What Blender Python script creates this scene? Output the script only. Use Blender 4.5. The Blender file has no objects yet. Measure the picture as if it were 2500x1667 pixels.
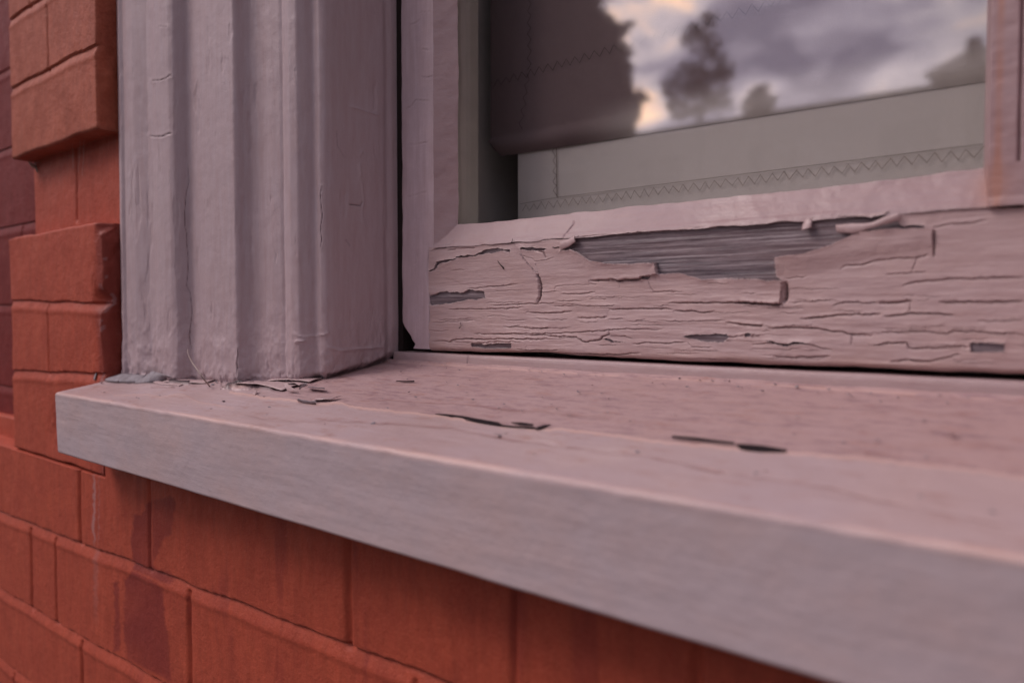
import bpy, bmesh, math, random
import numpy as np
from math import *
random.seed(4); np.random.seed(4)
S = bpy.context.scene
H = 1.45                                   # camera height above the pavement
# ------------------------------------------------------------------ camera
FPX, CX, CY = 1944., 1250., 833.5          # focal length and centre of the photograph, in its pixels
PIT, AL = radians(2.106), radians(49.28)
cam = bpy.data.objects.new('camera', bpy.data.cameras.new('camera'))
S.collection.objects.link(cam); S.camera = cam
cam.location = (0, 0, H)
cam.rotation_euler = (pi/2 - PIT, 0, pi/2 - AL)
cam.data.sensor_width = 36; cam.data.lens = FPX*36/2500
cam.data.clip_start = .01; cam.data.clip_end = 3000
cam.data.dof.use_dof = True; cam.data.dof.focus_distance = .60; cam.data.dof.aperture_fstop = 5.0
# ------------------------------------------------------------------ sky, sun, exposure
SUN_AZ, SUN_EL = radians(47), radians(45)      # azimuth from -Y toward -X
world = bpy.data.worlds.new('World'); S.world = world; world.use_nodes = True
nt = world.node_tree; N = nt.nodes; Lk = nt.links; N.clear()
def nn(t, tree=None, **k):
    n = (tree or nt).nodes.new(t)
    for a, b in k.items(): setattr(n, a, b)
    return n
out = nn('ShaderNodeOutputWorld'); sky = nn('ShaderNodeTexSky', sky_type='NISHITA', sun_disc=False)
sky.sun_elevation = SUN_EL; sky.sun_rotation = pi + SUN_AZ
bgs = nn('ShaderNodeBackground'); bgs.inputs[1].default_value = .10
Lk.new(sky.outputs[0], bgs.inputs[0])
tc = nn('ShaderNodeTexCoord'); mp = nn('ShaderNodeMapping'); mp.inputs['Scale'].default_value = (1, 1, 1.9)
Lk.new(tc.outputs['Generated'], mp.inputs[0])
cn = nn('ShaderNodeTexNoise'); cn.inputs['Scale'].default_value = 8.5; cn.inputs['Detail'].default_value = 4; cn.inputs['Roughness'].default_value = .5
cn.inputs['Distortion'].default_value = .25
Lk.new(mp.outputs[0], cn.inputs['Vector'])
cr = nn('ShaderNodeValToRGB'); Lk.new(cn.outputs[0], cr.inputs[0])
el = cr.color_ramp.elements
el[0].position = .34; el[0].color = (.26, .24, .34, 1); el[1].position = .68; el[1].color = (1.3, 1.05, .95, 1)
e = el.new(.45); e.color = (.48, .44, .54, 1); e = el.new(.54); e.color = (.74, .68, .78, 1)
# the clouds are brighter towards the low sun
GA, GE = radians(34), radians(16)
sd = (-sin(GA)*cos(GE), -cos(GA)*cos(GE), sin(GE))
vd = nn('ShaderNodeVectorMath', operation='DOT_PRODUCT'); vn_ = nn('ShaderNodeVectorMath', operation='NORMALIZE')
Lk.new(tc.outputs['Generated'], vn_.inputs[0]); Lk.new(vn_.outputs[0], vd.inputs[0]); vd.inputs[1].default_value = sd
mr = nn('ShaderNodeMapRange', interpolation_type='SMOOTHSTEP'); Lk.new(vd.outputs['Value'], mr.inputs[0])
mr.inputs[1].default_value = .80; mr.inputs[2].default_value = 1.0; mr.inputs[3].default_value = .17; mr.inputs[4].default_value = 3.4
cw = nn('ShaderNodeValToRGB'); Lk.new(cn.outputs[0], cw.inputs[0]); ew = cw.color_ramp.elements
ew[0].position = .36; ew[0].color = (.22, .19, .26, 1); ew[1].position = .66; ew[1].color = (1.9, 1.22, .82, 1); e = ew.new(.46); e.color = (.50, .43, .52, 1); e = ew.new(.53); e.color = (.86, .72, .76, 1)
wf = nn('ShaderNodeMapRange', interpolation_type='SMOOTHSTEP'); Lk.new(vd.outputs['Value'], wf.inputs[0]); wf.inputs[1].default_value = .86; wf.inputs[2].default_value = .985
cm = nn('ShaderNodeMix', data_type='RGBA'); Lk.new(wf.outputs[0], cm.inputs[0]); Lk.new(cr.outputs[0], cm.inputs[6]); Lk.new(cw.outputs[0], cm.inputs[7])
bgc = nn('ShaderNodeBackground'); Lk.new(cm.outputs[2], bgc.inputs[0]); 
sx = nn('ShaderNodeSeparateXYZ'); Lk.new(vn_.outputs[0], sx.inputs[0]); ez = nn('ShaderNodeMapRange'); Lk.new(sx.outputs[2], ez.inputs[0])
ez.inputs[1].default_value = .2; ez.inputs[2].default_value = .85; ez.inputs[3].default_value = 0; ez.inputs[4].default_value = .95      # the cloud deck is bright overhead
ea = nn('ShaderNodeMath', operation='ADD'); Lk.new(mr.outputs[0], ea.inputs[0]); Lk.new(ez.outputs[0], ea.inputs[1]); Lk.new(ea.outputs[0], bgc.inputs[1])
mx = nn('ShaderNodeMixShader'); mx.inputs[0].default_value = .88
Lk.new(bgs.outputs[0], mx.inputs[1]); Lk.new(bgc.outputs[0], mx.inputs[2]); Lk.new(mx.outputs[0], out.inputs[0])
sun = bpy.data.objects.new('sun', bpy.data.lights.new('sun', 'SUN')); S.collection.objects.link(sun)
sun.data.energy = 1.5; sun.data.angle = radians(24); sun.data.color = (1, .86, .82)
sun.rotation_euler = (pi/2 - SUN_EL, 0, -SUN_AZ)
S.view_settings.view_transform = 'Standard'; S.view_settings.look = 'None'; S.view_settings.gamma = 1
S.view_settings.exposure = .08
# ------------------------------------------------------------------ photograph pixel <-> true plane
Lp = sqrt(FPX**2 + (FPX*tan(PIT))**2)
Fv = np.array([-cos(AL)*cos(PIT), sin(AL)*cos(PIT), -sin(PIT)]); Rv = np.array([sin(AL), cos(AL), 0.]); Uv = np.cross(Rv, Fv)
def ray(x, y): return Fv + Rv*(x-CX)/FPX - Uv*(y-CY)/FPX
def atY(x, y, Y): d = ray(x, y); return d*Y/d[1]
def proj(X, Y, Z):
    c = X*Fv[0] + Y*Fv[1] + Z*Fv[2]
    return CX + FPX*(X*Rv[0] + Y*Rv[1] + Z*Rv[2])/c, CY - FPX*(X*Uv[0] + Y*Uv[1] + Z*Uv[2])/c
SL, YN, ZN = .18, .274, -.0724             # sill: slope, nose plane, nose top
def onsill(x, y, h=0.):
    d = ray(x, y); t = (ZN + h - SL*YN)/(d[2] - SL*d[1]); return d*t
# ------------------------------------------------------------------ helpers
def hsh(i, j, s):
    v = np.sin(i*127.1 + j*311.7 + s*74.7)*43758.5453
    return v - np.floor(v)
def vno(x, y, s=0.):                        # smooth value noise, -1..1
    x = np.asarray(x, float); y = np.asarray(y, float)
    i = np.floor(x); j = np.floor(y); u = x-i; v = y-j
    u = u*u*(3-2*u); v = v*v*(3-2*v)
    a = hsh(i, j, s)*(1-u) + hsh(i+1, j, s)*u; b = hsh(i, j+1, s)*(1-u) + hsh(i+1, j+1, s)*u
    return 2*(a*(1-v) + b*v) - 1
def fbm(x, y, s=0., o=4):
    r = 0; a = 1.; t = 0
    for k in range(o):
        r = r + a*vno(x*2**k, y*2**k, s+k*3.3); t += a; a *= .5
    return r/t
def sst(a, b, x):
    t = np.clip((x-a)/(b-a), 0, 1); return t*t*(3-2*t)
def inpoly(px, py, P):
    r = np.zeros(px.shape, bool); n = len(P)
    for k in range(n):
        x1, y1 = P[k]; x2, y2 = P[(k+1) % n]
        if y1 == y2: continue
        c = ((y1 > py) != (y2 > py)) & (px < (x2-x1)*(py-y1)/(y2-y1) + x1)
        r ^= c
    return r
def dline(px, py, P, closed=False):         # distance to a polyline, signed side (positive = above in the photo), position along it
    D = np.full(px.shape, 1e9); SG = np.zeros(px.shape); T = np.zeros(px.shape)
    n = len(P); m = n if closed else n-1; tot = 0
    Ls = [hypot(P[(k+1) % n][0]-P[k][0], P[(k+1) % n][1]-P[k][1]) for k in range(m)]; LT = max(sum(Ls), 1e-6)
    for k in range(m):
        x1, y1 = P[k]; x2, y2 = P[(k+1) % n]; dx = x2-x1; dy = y2-y1; l2 = max(dx*dx+dy*dy, 1e-9)
        t = np.clip(((px-x1)*dx + (py-y1)*dy)/l2, 0, 1)
        ex = px-(x1+t*dx); ey = py-(y1+t*dy); d = np.hypot(ex, ey)
        w = d < D
        SG = np.where(w, np.where(abs(dx) > abs(dy)*.3, -ey, -ex), SG); T = np.where(w, (tot+t*Ls[k])/LT, T); D = np.where(w, d, D)
        tot += Ls[k]
    return D, np.sign(SG), T
def link(o, parent=None, label=None, cat=None, group=None, kind=None):
    S.collection.objects.link(o)
    if parent: o.parent = parent; o.matrix_parent_inverse = parent.matrix_world.inverted() if False else o.matrix_parent_inverse
    if label: o['label'] = label
    if cat: o['category'] = cat
    if group: o['group'] = group
    if kind: o['kind'] = kind
    return o
def empty(name, label=None, cat=None, loc=(0, 0, 0), group=None):
    return link(bpy.data.objects.new(name, None), None, label, cat, group)
def mesh(name, V, Fc, mat, parent=None, smooth=True, ang=35, **k):
    me = bpy.data.meshes.new(name); V = np.asarray(V, np.float32).reshape(-1, 3).copy(); V[:, 2] += H
    if isinstance(Fc, np.ndarray):
        n = len(Fc); me.vertices.add(len(V)); me.vertices.foreach_set('co', V.ravel())
        me.loops.add(n*4); me.loops.foreach_set('vertex_index', Fc.astype(np.int32).ravel())
        me.polygons.add(n); me.polygons.foreach_set('loop_start', np.arange(0, n*4, 4, dtype=np.int32))
        me.update(calc_edges=True)
    else:
        me.from_pydata(V.tolist(), [], Fc)
    if smooth:
        me.shade_smooth()
        if ang: me.set_sharp_from_angle(angle=radians(ang))
    me.materials.append(mat)
    return link(bpy.data.objects.new(name, me), parent, **k)
def attr(o, name, arr):
    a = o.data.attributes.new(name, 'FLOAT', 'POINT'); a.data.foreach_set('value', np.asarray(arr, np.float32).ravel())
def gridf(r, c, flip=False):
    i = np.arange(r*c).reshape(r, c)
    q = np.stack([i[:-1, :-1], i[:-1, 1:], i[1:, 1:], i[1:, :-1]], -1).reshape(-1, 4)
    return q[:, ::-1] if flip else q
def box(name, lo, hi, mat, parent=None, bev=0., **k):
    bm = bmesh.new(); bmesh.ops.create_cube(bm, size=1)
    for v in bm.verts: v.co = [lo[i] + (v.co[i]+.5)*(hi[i]-lo[i]) for i in range(3)]
    if bev: bmesh.ops.bevel(bm, geom=bm.edges[:], offset=bev, segments=2, affect='EDGES')
    for v in bm.verts: v.co.z += H
    me = bpy.data.meshes.new(name); bm.to_mesh(me); bm.free(); me.materials.append(mat)
    return link(bpy.data.objects.new(name, me), parent, **k)
def tube(name, pts, r, mat, parent=None, seg=6, taper=None, **k):
    V = []; Fc = []; pts = [np.array(p, float) for p in pts]; n = len(pts)
    for i, p in enumerate(pts):
        t = pts[min(i+1, n-1)] - pts[max(i-1, 0)]; t /= np.linalg.norm(t)+1e-9
        a = np.cross(t, (0, 0, 1.)) if abs(t[2]) < .9 else np.cross(t, (1., 0, 0)); a /= np.linalg.norm(a); b = np.cross(t, a)
        rr = r if taper is None else r*taper(i/(n-1))
        for q in range(seg): V.append(p + rr*(a*cos(2*pi*q/seg) + b*sin(2*pi*q/seg)))
    for i in range(n-1):
        for q in range(seg): Fc.append((i*seg+q, i*seg+(q+1) % seg, (i+1)*seg+(q+1) % seg, (i+1)*seg+q))
    Fc.append(tuple(range(seg))[::-1]); Fc.append(tuple((n-1)*seg+q for q in range(seg)))
    return mesh(name, V, Fc, mat, parent, ang=None, **k)
def spaced(*segs):                          # (start, end, step) pieces joined into one rising list
    a = []
    for s, e_, st in segs: a.append(np.arange(s, e_, st))
    return np.append(np.concatenate(a), segs[-1][1])
# ------------------------------------------------------------------ materials
class M:
    def __init__(s, name, rough=.5, spec=.5):
        s.m = bpy.data.materials.new(name); s.m.use_nodes = True; s.t = s.m.node_tree
        s.b = s.t.nodes['Principled BSDF']; s.b.inputs['Roughness'].default_value = rough
        s.b.inputs['Specular IOR Level'].default_value = spec
        s.geo = s.t.nodes.new('ShaderNodeTexCoord').outputs['Object']
    def L(s, a, b): s.t.links.new(a, b)
    def noise(s, scale=(1, 1, 1), sc=100, det=5, rough=.55, lo=.3, hi=.7, dist=0.):
        mp = s.t.nodes.new('ShaderNodeMapping'); mp.inputs['Scale'].default_value = scale; s.L(s.geo, mp.inputs[0])
        n = s.t.nodes.new('ShaderNodeTexNoise'); n.inputs['Scale'].default_value = sc; n.inputs['Detail'].default_value = det
        n.inputs['Roughness'].default_value = rough; n.inputs['Distortion'].default_value = dist
        s.L(mp.outputs[0], n.inputs['Vector'])
        r = s.t.nodes.new('ShaderNodeMapRange'); s.L(n.outputs[0], r.inputs[0]); r.inputs[1].default_value = lo; r.inputs[2].default_value = hi
        return r.outputs[0]
    def attr(s, name):
        a = s.t.nodes.new('ShaderNodeAttribute'); a.attribute_name = name; return a.outputs['Fac']
    def mul(s, a, b, op='MULTIPLY'):
        m = s.t.nodes.new('ShaderNodeMath'); m.operation = op
        for i, v in enumerate((a, b)):
            if isinstance(v, (int, float)): m.inputs[i].default_value = v
            else: s.L(v, m.inputs[i])
        return m.outputs[0]
    def mix(s, f, a, b):
        m = s.t.nodes.new('ShaderNodeMix'); m.data_type = 'RGBA'
        for i, v in ((0, f), (6, a), (7, b)):
            if isinstance(v, (int, float)): m.inputs[i].default_value = v
            elif isinstance(v, tuple): m.inputs[i].default_value = (*v, 1)
            else: s.L(v, m.inputs[i])
        return m.outputs[2]
    def col(s, c):
        if isinstance(c, tuple): s.b.inputs['Base Color'].default_value = (*c, 1)
        else: s.L(c, s.b.inputs['Base Color'])
    def bump(s, *hs):                       # (height socket, distance in metres)
        prev = None
        for h, d in hs:
            b = s.t.nodes.new('ShaderNodeBump'); b.inputs['Strength'].default_value = 1; b.inputs['Distance'].default_value = d
            s.L(h, b.inputs['Height'])
            if prev: s.L(prev, b.inputs['Normal'])
            prev = b.outputs[0]
        s.L(prev, s.b.inputs['Normal'])
PINK = (.50, .372, .370); PEACH = (.62, .41, .37); LAV = (.46, .375, .415); ROSE = (.44, .275, .265)
def paint(name, grain=(1, 1, 1), base=PINK, dirt=.5, rough=.42, bumpd=.0003, extra=None, gs=260):
    m = M(name, rough, .45)
    a = m.noise((1, 1, 1), 14, 5, .6, .35, .68); b = m.noise(grain, gs, 6, .65, .32, .7); c = m.noise((1, 1, 1), 900, 3, .6, .55, .8)
    k = m.mix(m.mul(a, dirt), base, LAV); k = m.mix(m.mul(b, .38), k, tuple(v*.84 for v in ROSE)) ; k = m.mix(m.mul(c, .18), k, (.25, .16, .14))
    if extra: k = extra(m, k)
    k = m.mix(m.mul(m.attr('crack_shade'), .8), k, (.055, .035, .035))  # crack lines darkened in the colour, for grime and shade the grooves lack
    m.col(k); m.bump((b, bumpd), (m.noise((1, 1, 1), 60, 4, .5, .2, .8), .0006), (c, -.00006))
    r = m.t.nodes.new('ShaderNodeMapRange'); m.L(a, r.inputs[0]); r.inputs[3].default_value = rough-.06; r.inputs[4].default_value = rough+.16
    m.L(r.outputs[0], m.b.inputs['Roughness'])
    return m
m_case = paint('painted_timber_upright', (1, 1, .12), base=(.48, .385, .412), dirt=.5, bumpd=.00004).m
m_stile = paint('painted_timber_stile', (1, 1, .10), dirt=.6, base=(.68, .54, .57), bumpd=.00005).m
m_riser = paint('painted_riser', (.12, 1, 1), base=(.44, .325, .325), dirt=.3, bumpd=.0001).m
m_flake = paint('paint_film', (1, 1, 1), dirt=.25, bumpd=.0001).m
m_putty = paint('painted_putty', (.12, 1, 1), base=(.36, .25, .26), dirt=.3, bumpd=.0001,
     extra=lambda m, k: m.mix(m.mul(m.attr('rust'), .62), k, (.42, .18, .11))).m
def ex_rail(m, k):
    g = m.noise((.035, 1, 1), 760, 7, .75, .36, .64); g2 = m.noise((.12, 1, 1), 90, 3, .6, .3, .7)
    wood = m.mix(g, (.045, .038, .052), (.31, .265, .29)); wood = m.mix(m.mul(g2, .45), wood, (.20, .12, .12))
    k = m.mix(m.mul(m.attr('brown'), .6), k, (.36, .20, .14))
    k = m.mix(m.attr('edge'), k, (.66, .56, .56))
    pch = m.noise((.6, 1, 1), 38, 5, .65, .42, .66); k = m.mix(m.mul(pch, .35), k, (.50, .345, .315))
    k = m.mix(m.attr('wood'), k, wood)
    m.grain = g
    return k
mr_ = paint('flaking_paint_on_rail', (.16, 1, 1), dirt=.15, bumpd=.00022, extra=ex_rail, gs=170); m_rail = mr_.m
def ex_sill(m, k):
    k = m.mix(m.mul(m.attr('old'), .5), k, (.45, .275, .265))
    spots = m.noise((.30, 1, 1), 190, 7, .75, .49, .64); k = m.mix(m.mul(m.mul(spots, m.attr('old')), .7), k, (.25, .15, .17))
    bl = m.noise((.45, 1, 1), 95, 7, .75, .54, .68); k = m.mix(m.mul(m.mul(bl, m.mul(1, m.mul(m.attr('nose'), .8), 'SUBTRACT')), .58), k, (.34, .165, .13))
    k = m.mix(m.mul(m.attr('lip'), .8), k, (.66, .44, .39))
    k = m.mix(m.mul(m.attr('line'), .72), k, (.24, .12, .11))
    pw = m.noise((.5, 1, .8), 16, 5, .7, .42, .66); k = m.mix(m.mul(m.attr('nose'), .75), k, m.mix(m.mul(pw, .9), (.515, .43, .46), (.58, .43, .42)))
    k = m.mix(m.attr('gap_shade'), k, (.045, .03, .035))
    return k
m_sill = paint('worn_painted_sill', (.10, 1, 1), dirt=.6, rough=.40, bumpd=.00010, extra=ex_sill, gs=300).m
def brick(name, c1, c2, c3):
    m = M(name, .5, .28)
    a = m.noise((1, 1, 1), 22, 6, .65, .36, .66); b = m.noise((1, 1, 1), 420, 5, .7, .35, .68); c = m.noise((1, 1, .25), 160, 5, .6, .4, .7)
    k = m.mix(a, c1, c2); k = m.mix(m.mul(b, .45), k, c3); k = m.mix(m.mul(c, .42), k, tuple(v*.55 for v in c1))
    k = m.mix(m.mul(m.attr('drip'), .9), k, (.21, .030, .026)); k = m.mix(m.mul(m.attr('pale'), .5), k, (.44, .27, .27))
    k = m.mix(m.mul(m.attr('dirt'), .9), k, (.07, .03, .025))
    m.col(k); m.bump((b, .00016), (m.noise((1, 1, 1), 120, 4, .6, .3, .7), .00035))
    m.L(m.mul(m.mul(a, .2), .46, 'ADD'), m.b.inputs['Roughness'])
    return m.m
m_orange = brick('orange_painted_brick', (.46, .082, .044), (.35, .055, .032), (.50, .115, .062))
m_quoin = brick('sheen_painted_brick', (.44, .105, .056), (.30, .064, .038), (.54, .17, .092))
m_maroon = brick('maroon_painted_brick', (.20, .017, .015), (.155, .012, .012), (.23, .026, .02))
def plain(name, c, rough=.6, c2=None, sc=30, spec=.4):
    m = M(name, rough, spec); n = m.noise((1, 1, 1), sc, 5, .6); m.col(m.mix(n, c, c2 or tuple(v*.7 for v in c))); return m.m
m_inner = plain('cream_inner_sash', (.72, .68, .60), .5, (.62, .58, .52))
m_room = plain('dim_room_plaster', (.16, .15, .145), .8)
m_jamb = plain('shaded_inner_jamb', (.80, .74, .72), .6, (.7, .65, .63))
def cloth(name, c, c2, fade=None):
    m = M(name, .85, .2); a = m.noise((1, 1, 7), 900, 2, .5, .35, .65); b = m.noise((7, 1, 1), 900, 2, .5, .35, .65)
    k = m.mix(m.mul(a, .5), c, c2); k = m.mix(m.mul(b, .4), k, c2)
    if fade: k = m.mix(m.attr('fade'), k, fade)
    m.col(k); m.bump((a, .0001), (b, .0001)); return m.m
m_cloth = cloth('natural_linen', (.84, .785, .77), (.72, .67, .655)); m_dark = cloth('brown_shade_cloth', (.27, .20, .21), (.19, .14, .15), (.78, .72, .70))
m_thread = plain('brown_thread', (.30, .22, .18), .8); m_threadp = plain('pale_thread', (.42, .36, .33), .8); m_threadd = plain('black_thread', (.03, .02, .02), .8)
m_straw = plain('dry_stalk', (.42, .34, .30), .7); m_prime = plain('grey_primer', (.34, .315, .345), .7, (.20, .175, .19), 160, .2)
m_slit = plain('slit_shade', (.028, .02, .023), .9, (.018, .013, .015), 200, .1)
m_void = plain('dark_cavity', (.02, .012, .01), .9)
m_web = plain('cobweb', (.45, .40, .36), .8)
g = bpy.data.materials.new('window_glass'); g.use_nodes = True; t_ = g.node_tree; t_.nodes.clear()
go = nn('ShaderNodeOutputMaterial', t_); gm = nn('ShaderNodeMixShader', t_); gf = nn('ShaderNodeFresnel', t_); gf.inputs[0].default_value = 1.72
gt = nn('ShaderNodeBsdfTransparent', t_); gt.inputs[0].default_value = (.99, .99, .985, 1); gg = nn('ShaderNodeBsdfGlossy', t_); gg.inputs['Roughness'].default_value = .035
gb = nn('ShaderNodeNewGeometry', t_); gi = nn('ShaderNodeMapRange', t_); gi.inputs[3].default_value = 2.0; gi.inputs[4].default_value = 1/2.0
t_.links.new(gb.outputs['Backfacing'], gi.inputs[0]); t_.links.new(gi.outputs[0], gf.inputs[0])      # the pane's far face reflects like its near face
t_.links.new(gf.outputs[0], gm.inputs[0]); t_.links.new(gt.outputs[0], gm.inputs[1]); t_.links.new(gg.outputs[0], gm.inputs[2]); t_.links.new(gm.outputs[0], go.inputs[0])
m_glass = g

# ================================================================== BRICK WALL
wall = empty('brick_wall', 'orange and maroon painted brick wall around and below the pink window', 'wall')
def relief(name, xs, zs, Yf, Yb, disp, mat, parent, r=.0026, edges='LRTB', jit=.0012, seed=0., attrs=None, **k):
    X, Z = np.meshgrid(xs, zs); e = np.full(X.shape, 1.)
    n1 = jit*fbm(X*18, Z*18, seed+9, 3)*2
    if 'L' in edges: e = np.minimum(e, X-xs[0])
    if 'R' in edges: e = np.minimum(e, xs[-1]-X)
    if 'T' in edges: e = np.minimum(e, zs[-1]-Z)
    if 'B' in edges: e = np.minimum(e, Z-zs[0])
    c = np.clip(1-e/r, 0, 1); rd = r*(1-np.sqrt(1-c*c))
    Y = Yf - disp(X, Z) + rd
    Xo = X.copy(); Zo = Z.copy()
    # wander of the block's own outline
    if 'R' in edges: Xo += np.clip(1-(xs[-1]-X)/.02, 0, 1)*n1
    if 'L' in edges: Xo += np.clip(1-(X-xs[0])/.02, 0, 1)*n1
    if 'T' in edges: Zo += np.clip(1-(zs[-1]-Z)/.01, 0, 1)*n1*.8
    if 'B' in edges: Zo += np.clip(1-(Z-zs[0])/.01, 0, 1)*n1*.8
    A = attrs(X, Z) if attrs else {}
    A = {n: A.get(n, np.zeros(X.shape)) for n in ('drip', 'pale', 'dirt')}
    m = 10
    def pad(a, f):                          # rows and columns that run back into the wall
        a = np.concatenate([np.repeat(a[:1], m, 0), a, np.repeat(a[-1:], m, 0)], 0)
        return np.concatenate([np.repeat(a[:, :1], m, 1), a, np.repeat(a[:, -1:], m, 1)], 1)
    Xo, Zo, Yp = pad(Xo, 0), pad(Zo, 0), pad(Y, 0)
    for q in range(m):
        f = (m-q)/m
        for sl in (np.s_[q, :], np.s_[-1-q, :]): Yp[sl] = np.maximum(Yp[sl], Yp[sl]+(Yb-Yp[sl])*f)
    for q in range(m):
        f = (m-q)/m
        for sl in (np.s_[:, q], np.s_[:, -1-q]): Yp[sl] = Yp[sl]+(Yb-Yp[sl])*f
    dd = .0009*fbm(Yp*160, Zo*90, seed+3, 4)
    Xo[:, -m:] += dd[:, -m:]*2; Zo[:m] += dd[:m]
    V = np.stack([Xo, Yp, Zo], -1)
    o = mesh(name, V, gridf(*Xo.shape), mat, parent, ang=50, **k)
    for n, a in A.items():
        a = pad(a, 0)
        if n == 'pale': a[:, :m] = a[:, -m:] = 0; a[:m] = a[-m:] = 0
        attr(o, n, a)
    return o
def hj(Z, z0, w=.009, d=.0032):            # struck horizontal joint: deepest under the upper brick
    t = (Z-(z0-w/2))/w
    return -d*np.where((t > 0) & (t < 1), t**1.3*sst(1.02, .86, t), 0)
def hlip(Z, z0, w=.009): return .0005*np.exp(-((Z-(z0-w*.75))/.0025)**2)
def vj(X, x0, w=.0045, d=.0022): return -d*np.exp(-((X-x0)/(w*.5))**2)
# left quoin, upper block
def dq_up(X, Z):
    d = .0006*fbm(X*30, Z*30, 1)
    wob = .0012*vno(X*25, Z*0, 5)
    zz = [.2462, .3219, .397, .472, .547, .62, .695, .77, .845, .92, .995, 1.07, 1.145]
    for z in zz: d = d + hj(Z+wob, z) + hlip(Z+wob, z)
    xj = [atY(115, 110, .316)[0]] + [-.95, -.87, -.90, -.93, -.88]*3
    for k, z in enumerate(zz[:-1]):
        inn = sst(z-.002, z+.002, Z)*sst(zz[k+1]+.002, zz[k+1]-.002, Z); d = d + vj(X+.0006*vno(Z*60, X*0, 3), xj[k])*inn
    return d
XL, XR = -1.0125, -.7825
def a_dirt(X, Z): return {'dirt': sst(.006, 0, Z-.172)*.25}
relief('quoin', np.linspace(XL, XR, 230), spaced((.172, .46, .0011), (.46, 1.2, .004)), .316, .347, dq_up, m_quoin, wall, jit=.0012, attrs=a_dirt, label='brown painted brick block overhanging beside the top of the casing')
relief('recessed_course', np.linspace(-1.0135, -.775, 230), np.linspace(.084, .176, 90), .3385, .39,
       lambda X, Z: .0009*fbm(X*26, Z*26, 2) + vj(X+.0007*vno(Z*60, X*0, 6), atY(187, 480, .3385)[0])*sst(.092, .098, Z), m_orange, wall, edges='L')
def dq_mid(X, Z):
    z1 = .0093 - .0035*(X-XL)/.24; z2 = -.070+.010*(X-XL)/.24
    wob = .0011*vno(X*22, Z*0, 8)
    d = .0006*fbm(X*30, Z*30, 7) + hj(Z+wob, z1) + hlip(Z+wob, z1) + hj(Z+wob, z2) + hlip(Z+wob, z2)
    d = d + vj(X+.0006*vno(Z*70, X*0, 4), atY(118, 820, .316)[0], .004, .0016)*sst(z2-.002, z2+.002, Z)*sst(z1+.002, z1-.002, Z)
    # crumbled right corner and chips
    f = sst(-.022, 0, X-XR); d = d - .0035*f*(.5+.5*fbm(X*60, Z*45, 11, 4))*sst(.09, .07, Z)
    d = d - .010*f*np.exp(-((Z-.012)/.008)**2) - .012*sst(-.010, 0, X-XR)*sst(.072, .082, Z)
    d = d + .0012*np.clip(fbm(X*70, Z*28, 15, 4)-.15, 0, 1)*sst(-.05, -.02, X-XR)*3
    hol = np.exp(-(((X+.90)/.02)**2 + ((Z+.115)/.02)**2)); d = d - .002*hol*(1+fbm(X*90, Z*60, 17))
    return d
def a_mid(X, Z):
    f = sst(-.014, 0, X-XR)
    return {'drip': sst(-.018, -.004, X-XR)*.6 + .5*np.exp(-(((X+.895)/.017)**2+((Z+.112)/.024)**2))*(fbm(X*60, Z*40, 3) > -.1),
            'pale': f*(fbm(X*160, Z*120, 21, 3) > .32)*.9, 'dirt': f*.25}
relief('quoin', np.linspace(-1.0265, XR, 240), np.linspace(-.1555, .0848, 230), .316, .347, dq_mid, m_orange, wall, seed=4., jit=.002, attrs=a_mid, label='orange painted brick block level with the casing foot')
# the maroon face left of the quoins
def d_mar(X, Z):
    d = .0007*fbm(X*22, Z*22, 31)
    zz = [-.097, .0058, .1030, .1992, .2947, .39, .485, .58, .675, .77, .865, .96, 1.055, 1.15]
    for k, z in enumerate(zz):
        d = d + hj(Z, z, .008, .0022) + hlip(Z, z)
        inn = sst(z-.002, z+.002, Z)*sst(z+.099, z+.095, Z)
        for q in range(-2, 9): d = d + vj(X, -1.19-.225*q-(.11 if k % 2 else 0))*inn
    return d
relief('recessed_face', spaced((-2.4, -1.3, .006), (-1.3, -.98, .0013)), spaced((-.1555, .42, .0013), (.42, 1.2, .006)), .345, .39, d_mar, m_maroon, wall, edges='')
# courses below the sill
L0 = lambda X: -.1555 + 0*X
L1 = lambda X: -.242 + .034*(X+1.08)
L2 = lambda X: -.3366 + .030*(X+1.0865)
L3 = lambda X: -.424 + .028*(X+1.09)
F4 = lambda x, y: (x/3.357, 1200+y/3.357)
DR = [[F4(*p) for p in q] for q in (
  [(1090, 180), (1150, 190), (1190, 150), (1195, 90), (1240, 60), (1250, 600), (1300, 640), (1400, 650), (1410, 740), (1390, 760), (1300, 730), (1080, 640), (1085, 540), (1070, 420), (1075, 360), (1090, 300)],
  [(1020, 720), (1080, 650), (1200, 690), (1340, 790), (1350, 950), (1390, 1300), (1400, 1560), (1300, 1500), (1040, 1370), (1010, 1200), (1015, 900)],
  [(930, 745), (950, 730), (970, 740), (985, 1300), (930, 1310), (925, 1100), (940, 1000)],
  [(1252, 70), (1330, 50), (1400, 30), (1450, 90), (1400, 350), (1330, 400), (1290, 520), (1250, 600)],
  [(1530, 860), (1545, 860), (1560, 1300), (1545, 1310)])]
def px_low(X, Z): return proj(X, .316, Z)
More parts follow.
